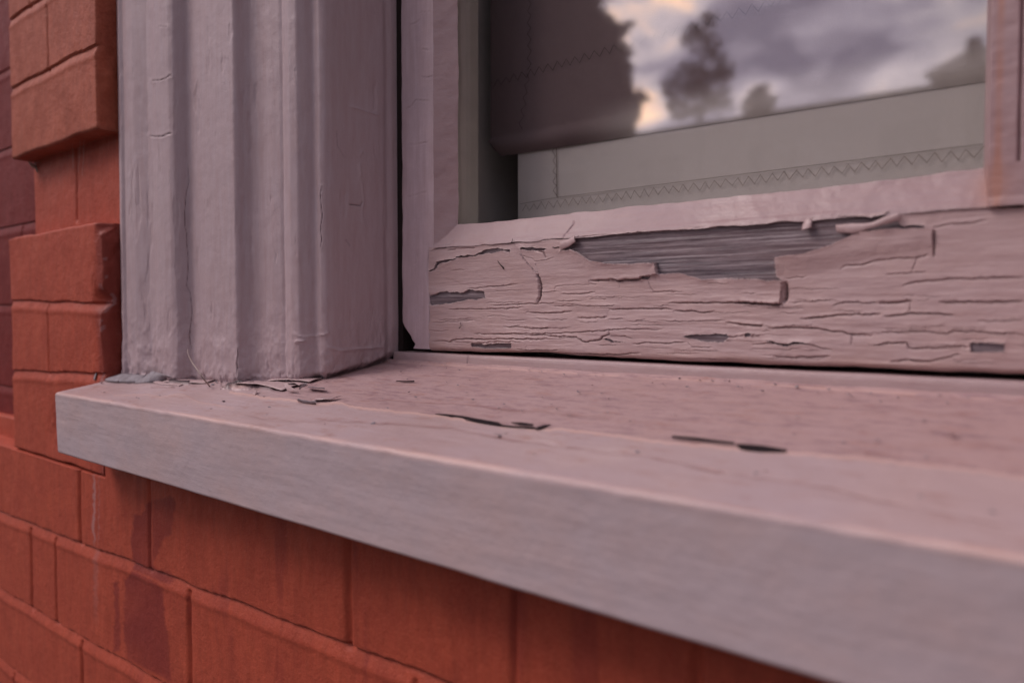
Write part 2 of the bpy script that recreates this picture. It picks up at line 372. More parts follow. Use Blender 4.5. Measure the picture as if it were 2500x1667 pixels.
def d_low(X, Z):
    w = .0010*vno(X*20, Z*0, 41); d = .0007*fbm(X*20, Z*20, 42) + .0002*fbm(X*120, Z*60, 43)
    ls = [L1, L2, L3] + [(lambda X, k=k: -.424-.088*k + .028*(X+1.09)) for k in range(1, 12)]
    tops = [lambda X: L0(X)+.2] + ls
    for f in ls: d = d + hj(Z+w, f(X), .010, .0034) + hlip(Z+w, f(X), .010)*1.3
    J = {0: [195, 365, 848, 1253, (1700)], 1: [78, 137, 460, 1010, 1500, 2100], 2: [200, 640, 1240]}
    yy = {0: 1300, 1: 1450, 2: 1650}
    for k in range(len(ls)):
        up = tops[k](X); lo = ls[k](X); inn = sst(lo-.001, lo+.004, Z)*sst(up, up-.004, Z)
        xs = [atY(x, yy[k], .316)[0] for x in J[k]] if k in J else [-2.3+.228*q+(.114 if k % 2 else 0) for q in range(18)]
        if k in J: xs += [-1.13-.2*q+(.1 if k == 1 else 0) for q in range(1, 6)] + [.05+.225*q+(.1 if k == 1 else 0) for q in range(7)]
        for i, x in enumerate(xs): d = d + vj(X+.0008*vno(Z*50, X*0, 44+i), x, .0045 if i % 2 else .006, .0026 if i % 2 else .0034)*inn
    lf = sst(XR+.001, XR-.001, X); d = d + lf*(hlip(Z, -.1555+.0065)*.5 - .020*sst(-.1575, -.1545, Z))
    return d
def a_low(X, Z):
    px, py = px_low(X, Z); px = px + 3*vno(Z*300, X*200, 3)
    dr = np.zeros(X.shape)
    for P in DR:
        P2 = np.array(P); b = (px > P2[:, 0].min()-9) & (px < P2[:, 0].max()+9) & (py > P2[:, 1].min()-9) & (py < P2[:, 1].max()+9)
        ins = inpoly(px[b], py[b], P); Dd, _, _ = dline(px[b], py[b], P, True); dr[b] = np.maximum(dr[b], sst(-3.5, 4.5, np.where(ins, Dd, -Dd))*(.78+.22*vno(px[b]/30, py[b]/70, 63)))
    pale = (sst(4, 1, abs(px-229-2*vno(py/40, px*0, 5)))*sst(1150, 1170, py)*sst(1345, 1300, py) + .5*sst(2, .5, abs(px-240))*sst(1150, 1170, py)*sst(1340, 1300, py) + .35*sst(9, 1, abs(px-234))*sst(1330, 1350, py)*sst(1560, 1420, py))
    st = sst(.25, .5, fbm(X*45, Z*9, 61, 4))*.45                         # old runs of darker paint
    return {'drip': np.maximum(dr, st*sst(180, 500, px)), 'pale': pale, 'dirt': sst(.004, .0, abs(Z-L1(X)-.004))*.12}
relief('lower_courses', spaced((-2.4, -1.15, .006), (-1.15, -.05, .0013), (-.05, 1.9, .006)), spaced((-1.45, -.5, .006), (-.5, -.1285, .0011)), .316, .39, d_low, m_orange, wall, edges='T', attrs=a_low)
box('sill_bed', (XR, .335, -.1555), (.232, .5, -.131), m_orange, wall)
# right-hand side of the opening, the mirror of the left
XC = -.2768
MX = lambda x: 2*XC-x
relief('quoin', np.linspace(MX(XR), MX(XR)+.23, 120), spaced((-.1555, 1.2, .004)), .316, .39, lambda X, Z: dq_up(2*XC-X, Z), m_quoin, wall, seed=8.)
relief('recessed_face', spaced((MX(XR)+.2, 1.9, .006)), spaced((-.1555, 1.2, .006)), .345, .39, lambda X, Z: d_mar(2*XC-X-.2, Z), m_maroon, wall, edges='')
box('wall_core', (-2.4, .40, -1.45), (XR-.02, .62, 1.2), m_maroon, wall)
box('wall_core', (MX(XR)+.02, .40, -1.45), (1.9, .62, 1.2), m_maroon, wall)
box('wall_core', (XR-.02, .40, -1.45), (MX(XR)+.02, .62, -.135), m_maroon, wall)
box('wall_head', (-2.4, .316, 1.2), (1.9, .62, 1.9), m_orange, wall)
# cobweb and its threads below the overhanging block
web = tube('cobweb', [atY(70, 395, .33), atY(80, 405, .335), atY(90, 410, .339), atY(92, 420, .338)], .0022, m_web, None, 7, lambda t: .4+.8*sin(pi*t), label='small dusty cobweb clump under the overhanging brick corner', cat='cobweb')
for a, b in (((176, 335), (178, 410)), ((196, 335), (190, 420)), ((205, 345), (200, 430)), ((243, 215), (262, 130))):
    tube('strand', [atY(*a, .325), (atY(*a, .325)+atY(*b, .338))/2+np.array((.001, 0, -.001)), atY(*b, .338)], .00012, m_web, web, 4)

# ================================================================== WINDOW
win = empty('window', 'old sash window with peeling pink painted frame, fluted casing and sill', 'window')
Z0 = -.056
# ---- casing: a fluted profile drawn upright
prof = [(-.7825, .392, 0), (-.7830, .3385, 1), (-.7826, .3350, 1), (-.7760, .3328, 1), (-.7685, .3303, 1), (-.7645, .3332, 1), (-.7610, .3315, 1), (-.752, .3308, 1), (-.742, .3312, 1),
        (-.733, .3335, 1), (-.724, .3362, 1), (-.715, .3362, 1), (-.704, .3345, 1), (-.692, .3342, 1), (-.682, .3350, 1), (-.677, .3372, 1), (-.6738, .3420, 1), (-.6718, .3462, 1), (-.6690, .3480, 1),
        (-.664, .3478, 1), (-.640, .3478, 1), (-.612, .3484, 1), (-.6010, .3490, 1), (-.5985, .3515, 1), (-.5965, .3560, 1), (-.5930, .3602, 1), (-.587, .3630, 1), (-.580, .3640, 1), (-.570, .3650, 1), (-.5610, .3670, 1), (-.5580, .3688, 1),
        (-.5562, .3672, 1), (-.5480, .3668, 1), (-.5410, .3690, 1), (-.5365, .3745, 1), (-.5340, .3795, 1), (-.5315, .3800, 1), (-.5275, .3800, 1), (-.5238, .3830, 1), (-.5222, .3880, 1),
        (-.5220, .40, 1), (-.5218, .42, 1), (-.5216, .440, 1), (-.5230, .4445, 1), (-.5212, .4490, 1), (-.5205, .4560, 1), (-.5205, .4900, 1)]
def casing(mirror=False):
    P = np.array([(p[0], p[1]) for p in prof]); seg = np.hypot(*np.diff(P, axis=0).T); s = np.append(0, np.cumsum(seg))
    ss = np.arange(0, s[-1], .0007 if not mirror else .003); Px = np.interp(ss, s, P[:, 0]); Py = np.interp(ss, s, P[:, 1])
    k = 3 if not mirror else 1
    ker = np.hanning(2*k+3)[1:-1]; ker /= ker.sum()
    Px = np.convolve(np.pad(Px, k, 'edge'), ker, 'valid'); Py = np.convolve(np.pad(Py, k, 'edge'), ker, 'valid')
    tx = np.gradient(Px); ty = np.gradient(Py); l = np.hypot(tx, ty)+1e-9; nx, ny = ty/l, -tx/l
    zs = spaced((-.066, .345, .0010), (.345, 1.2, .012)) if not mirror else spaced((-.066, 1.2, .006))
    SS, Z = np.meshgrid(ss, zs); X0 = np.broadcast_to(Px, Z.shape); Y0 = np.broadcast_to(Py, Z.shape)
    d = .00028*fbm(SS*60, Z*16, 71) + .00055*fbm(SS*24, Z*8, 72)
    low = sst(.03, -.05, Z)
    d = d + low*.0010*fbm(SS*75, Z*60, 73, 4) + low*.0011*np.clip(fbm(SS*180, Z*120, 74, 3), -.2, 1)
    # runs and sags of old paint
    d = d + .0011*np.exp(-((Z+.032)/.010)**2)*vno(SS*40, Z*20, 75) - .0006*sst(.35, .6, fbm(SS*90, Z*22, 76))
    hairs = np.zeros(Z.shape)
    if not mirror:
        px, py = proj(X0, Y0, Z)
        C = lambda P, w, a, up=0.: (P, w, a, up)
        A1 = lambda L: [(x/3.357, 400+y/3.357) for x, y in L]; A2 = lambda L: [(600+x/3.357, 400+y/3.357) for x, y in L]; A0 = lambda L: [(x/3.357, y/3.357) for x, y in L]; A3 = lambda L: [(600+x/3.357, y/3.357) for x, y in L]
        A4 = lambda L: [(x/3.357, 800+y/3.357) for x, y in L]
        cr = [(A1([(1540, 0), (1550, 150), (1525, 250), (1515, 400), (1515, 500), (1530, 570), (1530, 650), (1545, 770), (1540, 900), (1530, 1000), (1560, 1060), (1575, 1200), (1555, 1400), (1565, 1560)]), 1.3, .0008),
              (A4([(1560, 0), (1550, 80), (1570, 150), (1575, 200)]), 1.0, .0007), (A1([(1525, 572), (1560, 572)]), 1., .0006),
              (A4([(1950, 165), (1945, 300), (1940, 400)]), 1.3, .0010),
              (A2([(625, 180), (610, 250), (618, 350), (628, 430), (612, 520), (622, 620), (610, 700)]), 1.2, .0008),
              (A0([(1240, 665), (1310, 660), (1355, 650), (1390, 620), (1410, 630)]), 1.5, .0008), (A0([(1225, 1115), (1270, 1122), (1330, 1120), (1390, 1095), (1410, 1105)]), 2.0, .0009),
              (A0([(1300, 218), (1370, 222)]), 1.2, .0005),
              (A3([(850, 875), (950, 905), (1090, 948)]), 1.8, -.0007), (A2([(845, 332), (940, 345), (955, 305)]), 2., .0008), (A2([(950, 160), (965, 300), (950, 400), (970, 520)]), 1.8, -.0006),
              (A3([(930, 1350), (940, 1450)]), 3, -.0007), (A3([(950, 1240), (935, 1280)]), 3, -.0006), (A3([(745, 1070), (755, 1200), (815, 1300)]), 1.5, .0004),
              (A2([(820, 620), (865, 680)]), 1.6, .0006), (A2([(400, 1395), (470, 1420), (640, 1400), (690, 1380)]), 1.6, -.0006), (A2([(400, 1460), (500, 1445)]), 3, -.0010),
              (A2([(670, 1500), (760, 1530), (1120, 1500)]), 2.5, -.0010), (A2([(410, 560), (405, 660)]), 1, .0003), (A3([(405, 560), (410, 660)]), 1, .0004)]
        for k in range(0):
            x0 = random.uniform(300, 950); y0 = random.uniform(0, 880); a = random.uniform(-.5, .5); n_ = random.randint(12, 40)
            cr.append(([(x0+q*n_*.25*(1 if k % 3 else .1), y0+q*n_*(a*.25 if k % 3 else .25)+random.uniform(-2, 2)) for q in range(5)], random.uniform(.8, 1.4), random.uniform(.0002, .0005)))
        for P, w, a in cr:
            P = np.array(P); b = (px > P[:, 0].min()-12) & (px < P[:, 0].max()+12) & (py > P[:, 1].min()-12) & (py < P[:, 1].max()+12)
            if not b.any(): continue
            D, sg, T = dline(px[b], py[b], [tuple(p) for p in P]); tp = np.clip(12*T*(1-T), 0, 1)**.5; d[b] += -a*np.exp(-(D/w)**2)*tp + abs(a)*.35*np.exp(-(D/(w*3.5))**2)
            if a > 0: hairs[b] = np.maximum(hairs[b], np.exp(-(D/(w*.55))**2)*tp*min(.8, a/.0012))
        # foot of the casing is ragged and undercut
    d = d - .0045*sst(.0065, 0, Z-(-.0725+SL*(Y0-YN)) + .0018*vno(SS*60, Z*0, 78))*sst(.36, .385, Y0) - .0012*sst(.004, 0, Z-(-.0725+SL*(Y0-YN)))
    zc = Z-(-.0725+SL*(Y0-YN)); hairs = np.maximum(hairs, .9*sst(.0038, .0012, zc + .0016*vno(SS*140, Z*0, 79) + .0012*vno(SS*420, Z*200, 80))*sst(.37, .385, Y0))  # crumbly gap along the foot, its dirt and shade put into the colour
    d = d - .0016*sst(.012, 0, zc)*np.clip(fbm(SS*240, Z*200, 81, 3), 0, 1)*2
    X = X0 + nx*d; Y = Y0 + ny*d
    if mirror: X = 2*XC-X
    o = mesh('casing', np.stack([X, Y, Z], -1), gridf(*Z.shape, flip=mirror), m_case, win, ang=55)
    attr(o, 'crack_shade', hairs)
    return o
casing(); casing(True)
box('casing', (XR, .34, .98), (MX(XR), .46, 1.2), m_case, win, .004, label='plain head board of the casing')

# ---- sash
sash = empty('sash'); sash.parent = win; sash['label'] = 'sash with peeled bottom rail and bare grey wood'
YR, ZQ, ZG, ZB = .452, .0530, .0705, -.0315
XSL, XST, XBL, XGL = -.5136, -.4790, -.4727, -.4540     # stile outer edge, rail joint, bevel start, glass edge
XGR, XBR = -.0835, -.0800
Aq = lambda *L: [(600+x/3.357, 400+y/3.357) for x, y in L]
Bq = lambda *L: [(1200+x/3.357, 400+y/3.357) for x, y in L]
Cq = lambda *L: [(1800+x/3.357, 400+y/3.357) for x, y in L]
Dq = lambda *L: [(900+x/3.357, 700+y/3.357) for x, y in L]
Gq = lambda *L: [(200+x/3.357, 750+y/3.357) for x, y in L]
Eq = lambda *L: [(1500+x/2.351, 700+y/2.351) for x, y in L]
# bare patches: outline, lift of the paint round it (mm)
HOLES = [(Bq((690, 600), (860, 585), (1040, 575), (1200, 560), (1440, 548), (1640, 535), (1680, 522), (1800, 528), (1900, 505), (2050, 500), (2350, 475))
          + Cq((200, 485), (590, 470), (650, 430), (700, 412), (850, 432), (900, 430), (1000, 435), (1100, 440), (1200, 420), (1250, 390), (1330, 395), (1320, 480), (1345, 510), (1530, 510), (1540, 525), (1200, 535), (1000, 545), (1000, 570), (880, 615), (790, 660), (700, 690), (590, 725), (500, 745), (380, 752), (310, 765), (315, 860), (330, 930), (360, 952), (230, 958), (190, 945), (100, 938), (0, 938))
          + Bq((2190, 945), (1960, 942), (1720, 945), (1650, 925), (1560, 898), (1500, 895), (1370, 905), (1362, 870), (1350, 812), (1250, 818), (1100, 822), (980, 815), (880, 810), (800, 785), (720, 730), (650, 702), (570, 712), (640, 670), (685, 640)), 1.3),
         (Bq((1230, 925), (1300, 925), (1290, 945), (1225, 945)), .4),
         (Aq((1500, 1065), (1520, 1075), (1560, 1070), (1600, 1048), (1640, 1045), (1780, 1055), (1810, 1045), (1830, 1030), (1950, 1040), (1965, 1100), (1890, 1112), (1800, 1115), (1700, 1140), (1520, 1158), (1505, 1120)), .7),
         (Aq((1500, 878), (1545, 860), (1575, 800), (1650, 785), (1730, 778), (1730, 762), (1820, 745), (1870, 750), (1960, 705), (2060, 688), (2110, 705), (2170, 703), (2165, 735), (2120, 713), (2050, 725), (1990, 735), (1880, 757), (1740, 768), (1730, 785), (1585, 820), (1550, 872), (1505, 882)), 1.1),
         (Bq((235, 690), (330, 680), (360, 692), (450, 692), (430, 712), (330, 708), (240, 703)), .8),
         (Bq((500, 685), (600, 672), (560, 685), (510, 692)), .5),
         (Dq((845, 462), (960, 470), (1050, 462), (1170, 460), (1172, 505), (1000, 510), (900, 495), (840, 490)), .5),
         (Bq((1570, 1420), (1620, 1405), (1780, 1395), (1930, 1392), (1945, 1420), (1900, 1458), (1780, 1462), (1690, 1445)), .6),
         (Bq((2075, 1392), (2130, 1387), (2115, 1412), (2075, 1425)), .4),
         (Cq((1905, 1465), (2050, 1468), (2190, 1472), (2190, 1540), (2050, 1545), (1915, 1548)), .6),
         (Cq((240, 1458), (300, 1455), (380, 1478), (480, 1460), (590, 1474), (480, 1478), (380, 1492), (300, 1470)), .7),
         (Bq((905, 1430), (980, 1440), (1000, 1455), (1100, 1462), (980, 1462), (930, 1440)), .5),
         (Aq((1495, 1050), (1513, 1062), (1508, 1180), (1510, 1250), (1500, 1320), (1505, 1400), (1512, 1450), (1492, 1425), (1494, 1300), (1500, 1250), (1490, 1180)), .4),
         (Cq((650, 405), (760, 395), (860, 418), (760, 430), (650, 432)), .2)]
# cracks: line, groove width px, groove depth mm, lift of the film above / below the line mm
CR = [(Bq((100, 650), (250, 635), (400, 620), (500, 612), (595, 605)), 1.3, .8, .3, 0), (Bq((630, 460), (645, 490), (625, 530), (600, 580), (592, 605)), 1.5, .9, .2, 0),
 (Aq((1510, 720), (1560, 695), (1640, 685), (1690, 630)), 1.2, .7, .3, 0), (Aq((1650, 710), (1720, 695), (1880, 688)), 1.4, .8, .4, 0),
 (Bq((375, 900), (400, 1000), (395, 1090), (375, 1140)), 2.6, 2.2, .9, 0), (Bq((360, 800), (375, 900)), .9, .3, .5, 0), (Bq((0, 1160), (230, 1150), (375, 1142), (520, 1140)), 1.3, .8, .8, 0),
 (Bq((800, 955), (900, 955), (990, 943), (1040, 958), (1090, 948), (1225, 946)), 2.4, 1.5, 1.7, -.3), (Bq((1285, 960), (1300, 1010), (1330, 1050), (1420, 1050), (1520, 1052)), 1.2, .7, .4, 0),
 (Bq((570, 1065), (700, 1062), (850, 1055)), 1.5, .7, .7, 0), (Bq((530, 1125), (730, 1120)), 1.2, .5, .6, 0), (Bq((800, 1110), (940, 1107)), 1.2, .5, .5, 0), (Bq((510, 1170), (700, 1160), (880, 1168), (1020, 1160)), 1.3, .7, .7, 0),
 (Bq((960, 1190), (1180, 1185), (1390, 1185), (1480, 1190)), 2, 1.2, 1.1, -.2), (Bq((1490, 1200), (1640, 1205), (1720, 1220), (1830, 1205)), 1.8, 1., 1., -.2),
 (Bq((1450, 1140), (1700, 1138), (1900, 1132), (2100, 1140), (2350, 1146)), 1.9, 1.2, 1.5, -.3), (Bq((280, 1215), (400, 1222), (600, 1215), (660, 1210)), 1.8, .9, 1., -.2),
 (Bq((700, 1258), (820, 1262), (950, 1252)), 2, .8, .9, -.2), (Bq((960, 1272), (1080, 1268)), 1.5, .6, .6, 0), (Bq((1180, 1282), (1260, 1277)), 1.4, .5, .5, 0),
 (Bq((0, 1390), (150, 1392), (400, 1390), (600, 1385), (820, 1372), (960, 1360), (1110, 1352), (1400, 1358)), 1.3, 1., .7, 0),
 (Bq((965, 1360), (965, 1400), (910, 1412), (890, 1440), (780, 1460), (740, 1450), (700, 1420), (540, 1412), (420, 1400), (270, 1405)), 1.8, 1.4, 1., 0),
 (Bq((1430, 1290), (1700, 1290), (1900, 1280)), 1.3, .6, .6, 0), (Bq((1920, 1300), (2060, 1318), (2230, 1322)), 2, 1.2, 1., 0), (Bq((970, 1410), (1100, 1412), (1160, 1440)), 1.2, .8, .5, 0),
 (Bq((1150, 1470), (1200, 1475), (1250, 1462), (1440, 1468), (1600, 1465)), 1.5, 1., .9, 0), (Bq((1600, 1465), (1640, 1500), (1810, 1505)), 1.1, .7, .5, 0),
 (Cq((0, 1130), (180, 1142), (340, 1152), (365, 1140)), 2.6, 1.8, 1.8, -.4), (Cq((385, 965), (396, 1000), (396, 1090), (378, 1140)), 4.5, 3.2, 0, 0),
 (Cq((420, 1135), (620, 1128), (800, 1110)), 1.3, .5, .8, 0), (Cq((780, 1165), (850, 1140), (1000, 1138), (1160, 1142)), 1.8, 1., .9, 0), (Cq((1160, 1140), (1300, 1135), (1430, 1122)), 3, 2., .9, -.3),
 (Cq((1420, 1130), (1410, 1210)), 1.2, .8, .2, 0), (Cq((510, 1270), (700, 1255), (850, 1235), (1180, 1230)), 2., 1.4, 1.6, -.4), (Cq((1200, 1247), (1300, 1240), (1420, 1222), (1650, 1225), (1780, 1238)), 2., 1.4, 1.6, -.5),
 (Cq((1650, 1132), (1900, 1130), (2100, 1135), (2350, 1122)), 2.2, 1.4, 1.5, -.4), (Cq((240, 1345), (450, 1340), (680, 1350), (760, 1372), (870, 1375), (900, 1393), (1110, 1405)), 2.2, 1.5, 1.2, 0),
 (Cq((935, 1400), (935, 1490)), 1.4, .8, .2, 0), (Cq((1180, 1380), (1500, 1370), (1720, 1388), (1760, 1370), (1900, 1370), (2100, 1385), (2350, 1388)), 2., 1., 1.4, -.3),
 (Cq((1120, 1495), (1200, 1470), (1390, 1465), (1410, 1512), (1600, 1508), (1900, 1498)), 2., 1.4, 1.2, 0), (Cq((1610, 540), (1612, 770)), 2.2, 1.6, .5, 0),
 (Cq((840, 860), (900, 830), (1010, 830), (1100, 800), (1300, 775), (1480, 768), (1580, 745)), 2.4, .8, .9, -.2), (Cq((1475, 770), (1430, 890)), 1.4, .6, .3, 0),
 (Cq((1350, 1000), (1450, 970), (1750, 940), (2350, 930)), 3., 1., 1.3, -.3), (Cq((1970, 1290), (2200, 1285), (2350, 1280)), 1.8, .8, 1., 0), (Cq((1220, 905), (1400, 895), (1550, 885)), 1.8, .7, .7, 0),
 (Cq((1240, 390), (1340, 385), (1640, 375), (1880, 352), (1980, 335)), 2.4, 1.8, .9, 0), (Cq((2050, 338), (2200, 345), (2350, 340)), 3, 2.5, .6, 0), (Cq((1600, 520), (1760, 490), (1920, 485), (2050, 455)), 2, .6, .9, -.2),
 (Dq((520, 445), (600, 445), (660, 452), (720, 430), (800, 425), (900, 427), (1100, 425), (1480, 430)), 1.6, 1.2, .8, 0), (Dq((660, 455), (930, 460), (1000, 450), (1250, 452)), 1.3, .8, .4, 0),
 (Dq((520, 295), (700, 285), (880, 275)), 1.6, .8, .2, .5), (Dq((660, 185), (900, 182), (1100, 178), (1270, 170)), 1.5, .8, .8, 0), (Dq((570, 275), (700, 268), (840, 262)), 1.2, .5, .4, 0), (Dq((1090, 270), (1300, 270)), 1., .4, .4, 0),
 (Dq((1100, 325), (1180, 325), (1240, 318)), 1.4, .7, .7, 0), (Dq((1270, 340), (1380, 340), (1480, 335)), 1.5, .7, .7, 0), (Dq((530, 360), (580, 362), (660, 358)), 1., .5, .4, 0),
 (Dq((860, 380), (920, 385), (1100, 385), (1200, 378), (1270, 380)), 1.2, .7, .5, 0), (Dq((1200, 508), (1260, 520), (1320, 525), (1380, 518), (1440, 525), (1560, 520)), 1.5, .9, .7, 0),
 (Dq((1520, 548), (1640, 555), (1720, 552), (1850, 560), (2080, 556), (2120, 545), (2230, 545)), 1.6, 1.2, .7, 0), (Aq((1685, 880), (1740, 872), (1800, 868)), 1.2, .4, .3, 0),
 (Cq((0, 1318), (100, 1318), (210, 1325)), 1.8, 1.2, .6, 0), (Cq((400, 940), (470, 930), (560, 925)), 1.6, .5, .5, 0), (Aq((1820, 1025), (1990, 1005), (2060, 1000), (2230, 990)), 1.4, .7, .6, 0),
 (Bq((250, 730), (255, 755), (330, 775), (360, 800), (420, 792), (510, 768)), 1., .5, .3, 0), (Bq((350, 705), (430, 725), (445, 775)), 1.8, 1.1, .3, 0), (Dq((960, 130), (1100, 128), (1260, 128)), 1.2, .4, .5, 0),
 (Bq((520, 1060), (520, 1010), (600, 995), (760, 990), (880, 985)), 1.1, .3, .3, 0), (Bq((790, 950), (795, 980), (860, 990)), 1., .4, .2, 0), (Bq((1045, 955), (1048, 1020)), .8, .3, .1, 0),
 (Eq((1580, 430), (1680, 420), (1800, 430), (1990, 385)), 2, 1.2, 1., 0), (Eq((790, 330), (870, 325), (1115, 330), (1250, 368)), 1.6, 1., .8, 0), (Eq((910, 400), (1000, 405), (1240, 400)), 2., 1.6, .5, 0)]
rr = random.Random(11)
for k in range(85):
    x0 = rr.uniform(1060, 2480); t = rr.random()**.6; y0 = 670+t*205+(x0-1060)*.012; L = rr.uniform(12, 85)*(1+(x0-1060)/1500)
    CR.append(([(x0+L*q/4, y0+rr.uniform(-1.6, 1.6)+q*.2) for q in range(5)], rr.uniform(.6, 1.1), rr.uniform(.2, .6), rr.uniform(.2, .7), 0))
RAISED = [(Bq((560, 712), (650, 702), (720, 730), (800, 785), (880, 810), (1100, 820), (1350, 812), (1365, 905), (1295, 912), (1228, 925), (1225, 944), (1050, 955), (900, 955), (800, 955), (700, 900), (560, 800)), Bq((560, 712), (600, 800), (700, 900), (800, 955)), 2.0, 90),
 (Bq((1720, 946), (2000, 944), (2190, 948)) + Cq((190, 945), (230, 962), (372, 965), (352, 1148), (200, 1140), (0, 1130)) + Bq((2000, 1132), (1760, 1130)), Bq((1720, 946), (1760, 1130)), 2.2, 190),
 (Cq((312, 768), (500, 748), (700, 692), (880, 617), (1000, 560), (1300, 540), (1608, 540), (1605, 745), (1300, 778), (960, 830), (560, 925), (345, 945)), Cq((345, 945), (560, 925), (960, 830), (1300, 778), (1590, 745)), 1.7, 45),
 (Aq((1500, 885), (1740, 770), (1870, 755), (1990, 738), (2120, 716), (2250, 735), (2300, 800)) + Bq((375, 900), (400, 1000), (395, 1090), (375, 1138), (230, 1140)), Aq((1500, 890), (1700, 1060), (2100, 1120)) + Bq((230, 1140),), 1.3, 110),
 (Cq((650, 405), (760, 395), (860, 418), (1240, 400), (1240, 385), (660, 260)), Cq((660, 260), (1240, 330)), .0, 50)]
def rail_relief(X, Z):
    """height of paint and wood above the rail's plane (m), and the bare wood / torn edge masks"""
    px, py = proj(X, YR, Z)
    jx = 1.3*vno(px/2.6, py/2.6, 99) + .8*vno(px/5, py/5, 101) + 1.2*vno(px/14, py/9, 102); jy = 1.5*vno(px/9, py/60, 93) + 1.0*vno(px/2.8, py/2.8, 98) + .8*vno(px/6, py/4, 103) + 1.0*vno(px/17, py/11, 104)
    qx, qy = px+jx*.8, py+jy*.8
    h = .0005*fbm(X*9, Z*55, 105, 3) + .00028*fbm(X*26, Z*230, 106, 4)*sst(.045, .0, Z)*1.6 + .00012*fbm(X*70, Z*800, 97, 3)
    wood = np.zeros(X.shape); edge = np.zeros(X.shape); crk = np.zeros(X.shape)
    for P, w, dp, lu, ll in CR:
        P2 = np.array(P); b = (qx > P2[:, 0].min()-25) & (qx < P2[:, 0].max()+25) & (qy > P2[:, 1].min()-30) & (qy < P2[:, 1].max()+25)
        if not b.any(): continue
        D, sg, T = dline(qx[b], qy[b], P); tp = np.clip(8*T*(1-T), 0, 1)**.5
        up = sg > 0
        edge[b] = np.maximum(edge[b], .30*lu*np.exp(-((D-w*1.1)/1.0)**2)*up*tp*(vno(px[b]/22, py[b]/22, 96) > -.2))
        crk[b] = np.maximum(crk[b], np.exp(-(D/(w*.5))**2)*tp*min(1, dp/1.3)*(.3+.7*sst(-.5, .5, vno(px[b]/16, py[b]/30, 94))))
        h[b] += 1e-3*tp*(-dp*np.exp(-(D/w)**2) + np.where(up, .62*lu*np.exp(-D/3.6)*sst(0, w*.35, D)*(1+.35*vno(px[b]/7, py[b]/20, 95)), (.5*ll-.22*lu)*np.exp(-D/4.5)))
    for P, lift in HOLES:
        P2 = np.array(P); b = (qx > P2[:, 0].min()-45) & (qx < P2[:, 0].max()+45) & (qy > P2[:, 1].min()-45) & (qy < P2[:, 1].max()+45)
        if not b.any(): continue
        ins = inpoly(qx[b], qy[b], P); D, sg, T = dline(qx[b], qy[b], P, True)
        lf = lift*(.75+.5*vno(px[b]/40, py[b]/40, 107))
        film = h[b] + 1e-3*lf*np.exp(-D/11)
        wg = -.0011 + .00032*fbm(X[b]*11, Z[b]*420, 108, 4) + .00018*vno(X[b]*16, Z[b]*900, 109)
        h[b] = np.where(ins, wg, film); wood[b] = np.where(ins, 1, wood[b]); edge[b] = np.maximum(edge[b], np.where(~ins & (D < 1.6), .75, 0)*(lift > .5))
    brown = sst(.0065, .0015, Z-ZB+.0022*vno(X*40, Z*0, 110))*(.5+.5*vno(X*30, Z*60, 111))
    edge = edge*(vno(px/30, py/30, 112) > -.35)*(1-sst(1600, 1900, px)*.5)
    for P, A, Lh, wd in RAISED:
        P2 = np.array(P); b = (qx > P2[:, 0].min()-5) & (qx < P2[:, 0].max()+5) & (qy > P2[:, 1].min()-5) & (qy < P2[:, 1].max()+5)
        ins = inpoly(qx[b], qy[b], P); D, _, _ = dline(qx[b], qy[b], A)
        h[b] = np.where(ins, h[b] + Lh*1e-3*sst(0, wd, D)*(1+.12*vno(px[b]/30, py[b]/30, 115)), h[b]); wood[b] = np.where(ins, 0, wood[b])
    return h, wood, edge, brown, crk
def xcols(px0, px1, st, Y=YR): return [atY(x, 600, Y)[0] for x in np.arange(px0, px1+st, st)]
xr = np.concatenate([[XST], [x for x in xcols(1048, 2540, 1.35) if x > XST+.0001], np.arange(-.052, -.030, .002)])
ins_h = {}
def build_rail():
    rows = np.concatenate([np.linspace(ZB, ZQ, 300)]); X, Z = np.meshgrid(xr, rows)
    h, wood, edge, brown, crk = rail_relief(X, Z)
    # ragged, rounded lower arris
    zb = .0022*fbm(X*14, X*0, 120, 5) + .0008; c = np.clip(1-(Z-ZB)/.0045, 0, 1); Y = YR - h + .0045*(1-np.sqrt(np.clip(1-c*c, 0, 1))); Z = Z + c*zb
    # skirt under the rail
    m = 6; Xs = np.repeat(X[:1], m, 0); Zs = np.repeat(Z[:1], m, 0)+.0002; Ys = Y[:1] + np.linspace(.036, .003, m)[:, None]
    top = 3; Xt = np.repeat(X[-1:], top, 0); Zt = np.repeat(Z[-1:], top, 0); Yt = Y[-1:] + np.linspace(.002, .02, top)[:, None]
    XX = np.concatenate([Xs, X, Xt]); YY = np.concatenate([Ys, Y, Yt]); ZZ = np.concatenate([Zs, Z, Zt])
    o = mesh('bottom_rail', np.stack([XX, YY, ZZ], -1), gridf(*XX.shape), m_rail, sash, ang=60, label='bottom rail with peeling cracked pink paint and bare grey wood')
    P = lambda a: np.concatenate([np.repeat(a[:1], m, 0), a, np.repeat(a[-1:], top, 0)])
    attr(o, 'wood', P(wood)); attr(o, 'edge', P(edge)); attr(o, 'crack_shade', P(crk)); attr(o, 'brown', np.clip(P(brown), 0, 1))
build_rail()
